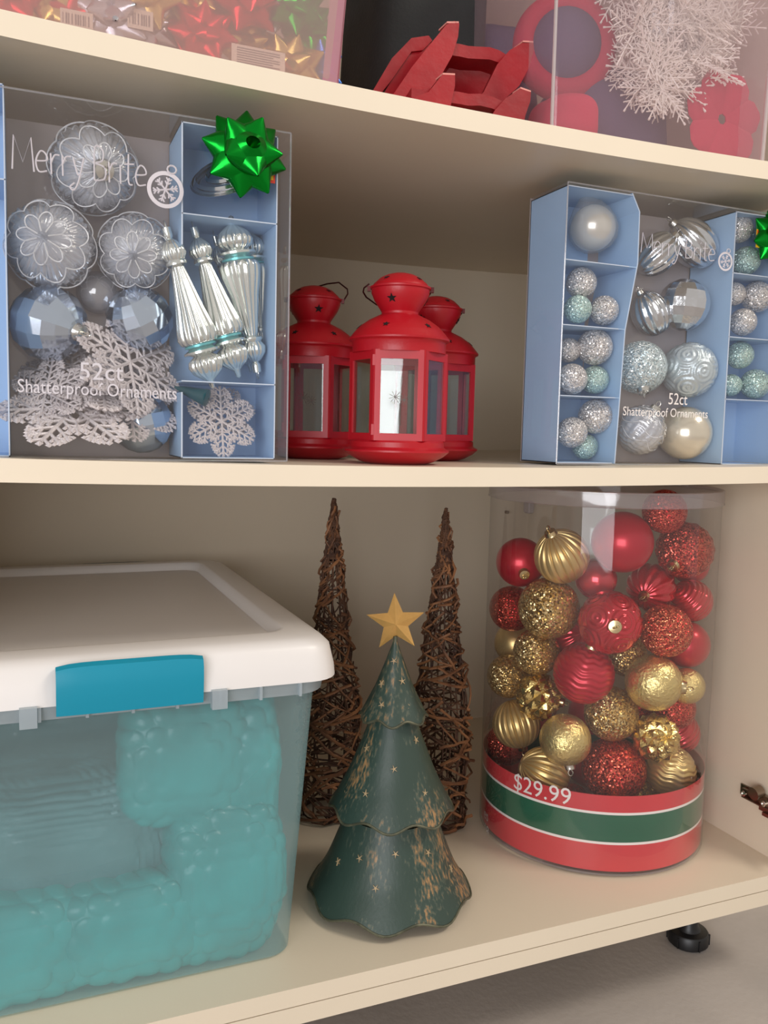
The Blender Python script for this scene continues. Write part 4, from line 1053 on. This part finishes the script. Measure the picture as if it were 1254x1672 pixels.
bowl = [(15, 0, 'bowred'), (75, 18, 'bowgold'), (150, 5, 'bowgold'), (185, 30, 'bowsilver'), (235, 40, 'bowsilver'), (285, 45, 'bowred'), (330, 60, 'bowred'), (310, 5, 'bowgold'), (395, 75, 'bowgold'), (400, -5, 'bowred'), (440, 12, 'bowsilver'), (490, 50, 'bowgreen'), (478, 10, 'bowgreen'), (470, 115, 'bowgold'), (508, 118, 'bowblue'), (230, -8, 'bowgold'), (120, 38, 'bowred'), (40, 5, 'bowsilver')]
nm = {'bowred': 'red', 'bowgold': 'gold', 'bowsilver': 'silver', 'bowgreen': 'green', 'bowblue': 'blue'}
where = ['at the far left', 'left of the barcode label', 'right of the barcode label', 'beside the left gold ones', 'left of the middle', 'in the middle', 'right of the middle', 'high in the middle', 'above the printed label', 'high right of the middle', 'between red and green', 'lower down by the right corner', 'high by the right corner', 'lowest on the right', 'in the bottom right corner', 'high left of the middle', 'low between gold and silver', 'high at the left']
for i, (x, y, mk) in enumerate(bowl):
    Y = .062+.016*(i % 3); c = ony(x, y, Y); R_ = .037+.005*(i % 2)
    if c.x < bx0+.03: c.x = bx0+.03
    bow('gift_bow', '%s foil gift bow %s in the bow bin' % (nm[mk], where[i]), 'gift bows in the bin', c, R_, (random.uniform(-.3, .3), -1, random.uniform(-.1, .4)), M[mk], i, ((7, 1.0, .25), (5, .8, .8)), core=False, w=.36)
def paper(px0, py0, px1, py1, Y, name, label, lines, bars=False):
    a, b = ony(px0, py0, Y), ony(px1, py1, Y); c = (a+b)/2; w_, h_ = abs(b.x-a.x)/2, abs(a.z-b.z)/2
    mb = MB(); mb.box(-w_, w_, -.0003, .0003, -h_, h_); o = mb.build(name, M['paperlabel'], None, smooth=False); o.location = c
    k = MB()
    if bars:
        x = -w_*.85; rnd = random.Random(3)
        while x < w_*.8:
            d_ = rnd.choice((.0006, .001, .0014)); k.box(x, x+d_, -.0006, -.0003, -h_*.6, h_*.55); x += d_+rnd.choice((.0008, .0014, .002))
        k.build('barcode', M['ink'], o, smooth=False)
    else:
        for i in range(lines):
            z = h_*.75-i*(1.5*h_/lines); k.box(-w_*.8, w_*(.8-.25*(i % 3 == 2)), -.0006, -.0003, z-.0005, z+.0005)
        k.build('print_line', M['ink'], o, smooth=False)
    return tag(o, label, 'label', 'paper labels in the bow bin')
paper(98, 12, 152, 52, .037, 'bow_label', 'barcode label on a gold bow at the left of the bow bin', 0, True)
paper(208, 12, 250, 52, .037, 'bow_label', 'barcode label among the silver bows', 0, True)
paper(378, 70, 465, 128, .037, 'bow_label', 'printed text label on the gold bow near the shelf edge', 8)

# red wooden rack piece: upswept tips joined by wavy slats
rz = zA(.46)
rw = thing('wooden_sled_rack', 'red painted wooden piece with upswept tips and wavy cross slats', 'decoration', (.46, .12, rz))
def W2(x, y, Y): p = ony(x, y, Y); return Vector((p.x-.46, p.y-.12, p.z-rz))
def plank(pts, Y, th, name='runner', tip=None):
    P = [W2(x, y, Y) for (x, y) in pts]; n = len(P); mb = MB(); D = Vector((0.0, th, 0)); dx = Vector((.25*th, 0, 0))
    low = [Vector((p.x, p.y, max(p.z, .0))) for p in P]
    mb.add(low+[p+D+dx for p in low], [tuple(range(n)), tuple(reversed(range(n, 2*n)))]+[(i, i+n, (i+1) % n+n, (i+1) % n) for i in range(n)])
    o = mb.build(name, M['redwood'], rw, smooth=30)
    if tip:
        a, b = W2(*tip[0], Y), W2(*tip[1], Y); t_ = MB(); t_.obox((a+b)/2+Vector((0, th/2, .0005)), (b-a), (0, 1, 0), (0, 0, 1), (b-a).length/2, th/2, .0009); t_.build('pale_tip', M['woodtip'], o, smooth=False)  # thin paler pink strip along the top of the tip
    return o
plank([(729, 40), (742, 34), (750, 38), (748, 60), (739, 90), (722, 120), (705, 142), (660, 200), (600, 215), (645, 150), (672, 110), (700, 75)], .085, .022, 'runner', ((730, 37), (749, 37)))
plank([(853, 70), (871, 70), (872, 80), (864, 110), (848, 140), (824, 162), (790, 200), (740, 205), (790, 150), (812, 105), (832, 82)], .085, .022, 'runner', ((854, 68), (871, 69)))
plank([(722, 122), (743, 122), (743, 140), (736, 172), (730, 240), (660, 240), (672, 160), (700, 150)], .045, .018, 'runner', ((723, 121), (743, 122)))
plank([(849, 145), (867, 150), (866, 165), (858, 188), (850, 240), (790, 240), (808, 180), (826, 160)], .045, .018, 'runner', ((850, 144), (867, 150)))
plank([(672, 62), (700, 58), (706, 66), (690, 82), (672, 84), (640, 130), (600, 180), (590, 180), (640, 95)], .125, .012, 'side_board')
plank([(675, 78), (735, 62), (738, 105), (700, 150), (680, 215), (590, 215), (640, 130)], .128, .006, 'inner_board')
plank([(740, 82), (826, 98), (815, 150), (740, 200), (690, 200), (720, 130)], .150, .006, 'inner_board')
def slat(px, Y, w_, name='slat'):
    # wavy board seen from below its front edge
    mb = MB(); R = []
    for (x, y) in px:
        p = W2(x, y, Y); R.append([p, p+Vector((0, 0, -w_)), p+Vector((.006, .034, -w_)), p+Vector((.006, .034, 0))])
    mb.rings(R, True); mb.build(name, M['redwood'], rw, smooth=30)
slat([(740, 70), (752, 72), (765, 75), (780, 76), (800, 77), (815, 82), (828, 90)], .095, .014)
slat([(736, 148), (750, 150), (765, 153), (785, 153), (805, 158), (822, 166)], .050, .013)
slat([(672, 143), (685, 146), (700, 144), (715, 145)], .050, .013)

# charcoal fabric bag behind
def softbox(name, label, cat, x0, x1, y0, y1, z0, z1, m_, seed=1, amp=.012, e=.45, group=None):
    mb = MB(); R = []; nu, nv = 64, 36; c = Vector(((x0+x1)/2, (y0+y1)/2, (z0+z1)/2)); h = Vector(((x1-x0)/2, (y1-y0)/2, (z1-z0)/2))
    def sp(x): return math.copysign(abs(x)**e, x)
    for i in range(1, nv):
        th = PI*i/nv
        R.append([Vector((sp(math.sin(th))*sp(math.cos(2*PI*j/nu))*h.x, sp(math.sin(th))*sp(math.sin(2*PI*j/nu))*h.y, sp(math.cos(th))*h.z)) for j in range(nu)])
    R = [[v+v.normalized()*amp*(noise.noise(v*14+Vector((seed, 0, 0)))-.3) for v in r] for r in R]
    R = [[Vector((v.x, v.y, max(v.z, -h.z))) for v in r] for r in R]
    mb.rings(R, True); o = mb.build(name, m_, None, smooth=60); o.location = c; return tag(o, label, cat, group)
softbox('fabric_bag', 'charcoal black fabric bag standing behind the red wooden piece', 'bag', ony(600, 60, .27).x, ony(760, 60, .27).x+.03, .22, .42, zA(.5)+.002, zA(.5)+.50, M['charcoal'], 3, .014, .4)

# mauve clear bin at the right
mx0, mx1, my0, my1 = ony(906, 100, .03).x, ony(1250, 240, .03).x, .03, .44; mz = zA(.75)+.002
mbn = thing('clear_bin', 'clear mauve tinted bin at the right of the upper shelf', 'storage bin', ((mx0+mx1)/2, (my0+my1)/2, mz))
hx2, hy2 = (mx1-mx0)/2, (my1-my0)/2
MB().rings([rrect(hx2+g, hy2+g, .012, z, 4) for (g, z) in ((-.004, 0), (-.001, .004), (0, .01), (.004, .26))], False).build('bin_body', M['mauvebin'], mbn)
MB().tube([(-hx2+.0015, -hy2+.0035, .004), (-hx2-.002, -hy2, .26)], .0022, 8).build('bin_corner', M['binglint'], mbn)  # whitish rod paints the bright highlight line down the corner
MB().tube([(hx2-.0015, -hy2+.0035, .004), (hx2+.002, -hy2, .26)], .003, 8).build('bin_corner', M['binglint'], mbn)
MB().rings([rrect(hx2+g, hy2+g, .014, z, 4) for (g, z) in ((.005, .255), (.012, .256), (.012, .272), (.0, .275))], True).build('lid', M['mauvebin'], mbn)
# its contents
c = ony(915, 72, .16); rn = MB(); Rr = .053
rn.tube([(Rr*math.cos(a), 0, Rr*math.sin(a)) for a in [i*PI/24 for i in range(48)]], .017, 12, closed=True)
ro = rn.build('rolled_rim', M['crimson'], None); wr = thing('felt_hat', 'round slate felt hat with a thick crimson rolled rim', 'hat', (c.x+.01, .165, c.z)); ro.parent = wr
dm = MB(); dm.rings([[(Rr*s*math.cos(2*PI*k/32), y, Rr*s*math.sin(2*PI*k/32)) for k in range(32)] for (s, y) in ((.95, .01), (.93, -.010), (.75, -.022), (.4, -.030), (.05, -.032))], True); dm.build('crown', M['slate'], wr)
wr.rotation_euler = (0, 0, -.35)
softbox('felt_cushion', 'crimson felt bundle low in the mauve bin, left of the snowflakes', 'cushion', mx0+.012, mx0+.10, .05, .14, mz+.004, ony(930, 150, .08).z, M['crimson'], 5, .012, .7)
softbox('felt_cushion', 'slate mauve cloth bundle in the middle of the mauve bin', 'cushion', mx0+.11, mx1-.05, .12, .30, mz+.004, mz+.16, M['slate'], 6, .012, .7)
softbox('felt_cushion', 'tall slate mauve cloth bundle along the left wall of the mauve bin', 'cushion', mx0+.012, mx0+.14, .25, .42, mz+.004, mz+.25, M['slate'], 9, .012, .6)
fl = thing('felt_poinsettia', 'crimson felt flower with rounded petals at the right of the bin', 'flower', ony(1178, 195, .085))
for k in range(7):
    a = k*2*PI/7+.2; mb = MB(); R = []; n = 12
    for (u, s) in ((.1, .25), (.35, .8), (.65, 1.0), (.88, .75), (1.0, .2)):
        R.append([(u*.064*math.cos(a)-math.sin(a)*.025*s*math.cos(2*PI*j/n), -.004*u+.004*math.sin(2*PI*j/n)*s, u*.064*math.sin(a)+math.cos(a)*.025*s*math.cos(2*PI*j/n)) for j in range(n)])
    mb.rings(R, True); mb.build('petal', M['crimson'], fl)
# white plastic snowflakes in a clear bag
def sflake():
    mb = MB(); rnd = random.Random(5)
    for k in range(12):
        a = k*PI/6; e = Vector((math.cos(a), math.sin(a), rnd.uniform(-.25, .25))).normalized(); p = e.cross(Vector((0, 0, 1))).normalized(); L_ = 1.0 if k % 2 == 0 else .72
        mb.tube([(0, 0, 0), e*L_], .019, 4)
        for (u, l) in ((.35, .20), (.55, .26), (.75, .20)):
            for s in (1, -1):
                b1 = e*L_*u+(e*.7+p*s*.7)*l*L_; mb.tube([e*L_*u, b1], .016, 4)
        mb.tube([e*L_*.97, e*L_*1.04], .028, 5)
    return mb.mesh('white_snowflake', M['snowwhite'], smooth=False)
SF = sflake(); rnd = random.Random(12)
for i in range(96):
    px, py = rnd.gauss(1100, 48), rnd.gauss(42, 52); 
    if py > 150: py = 130
    if i < 12: px, py = 1100+62*math.cos(i*.27)*rnd.uniform(.4, 1), 80+85*math.sin(i*.27)*rnd.uniform(.6, 1)
    Y = .072+.05*rnd.random(); c = ony(px, py, Y); o = place('white_snowflake', SF)
    o.location = c; r = rnd.uniform(.038, .056); o.scale = (r, r, r); o.rotation_euler = Vector((rnd.uniform(-1, 1), -1.1, rnd.uniform(-1, 1))).to_track_quat('Z', 'Y').to_euler()
    zone = ('lowest edge' if py > 120 else 'upper part' if py < 20 else 'left side' if px < 1080 else 'right side' if px > 1130 else 'middle')
    tag(o, 'white plastic snowflake in the %s of the bagged tangle, right bin' % zone, 'ornament', 'white plastic snowflakes, %s of the bag' % zone)
c = ony(1112, 30, .10); bgm = MB(); R = []
for (r, z) in ((.018, -.095), (.05, -.075), (.075, -.04), (.088, 0), (.092, .05), (.075, .10), (.03, .13)):
    R.append([(r*math.cos(2*PI*k/40)*(1+.06*math.sin(k*1.3+z*40)), .62*r*math.sin(2*PI*k/40)*(1+.06*math.cos(k*2.1)), z) for k in range(40)])
bgm.rings(R, False); o = bgm.build('plastic_bag', M['bag'], None); o.location = c; tag(o, 'thin clear plastic bag around the white snowflakes', 'bag')
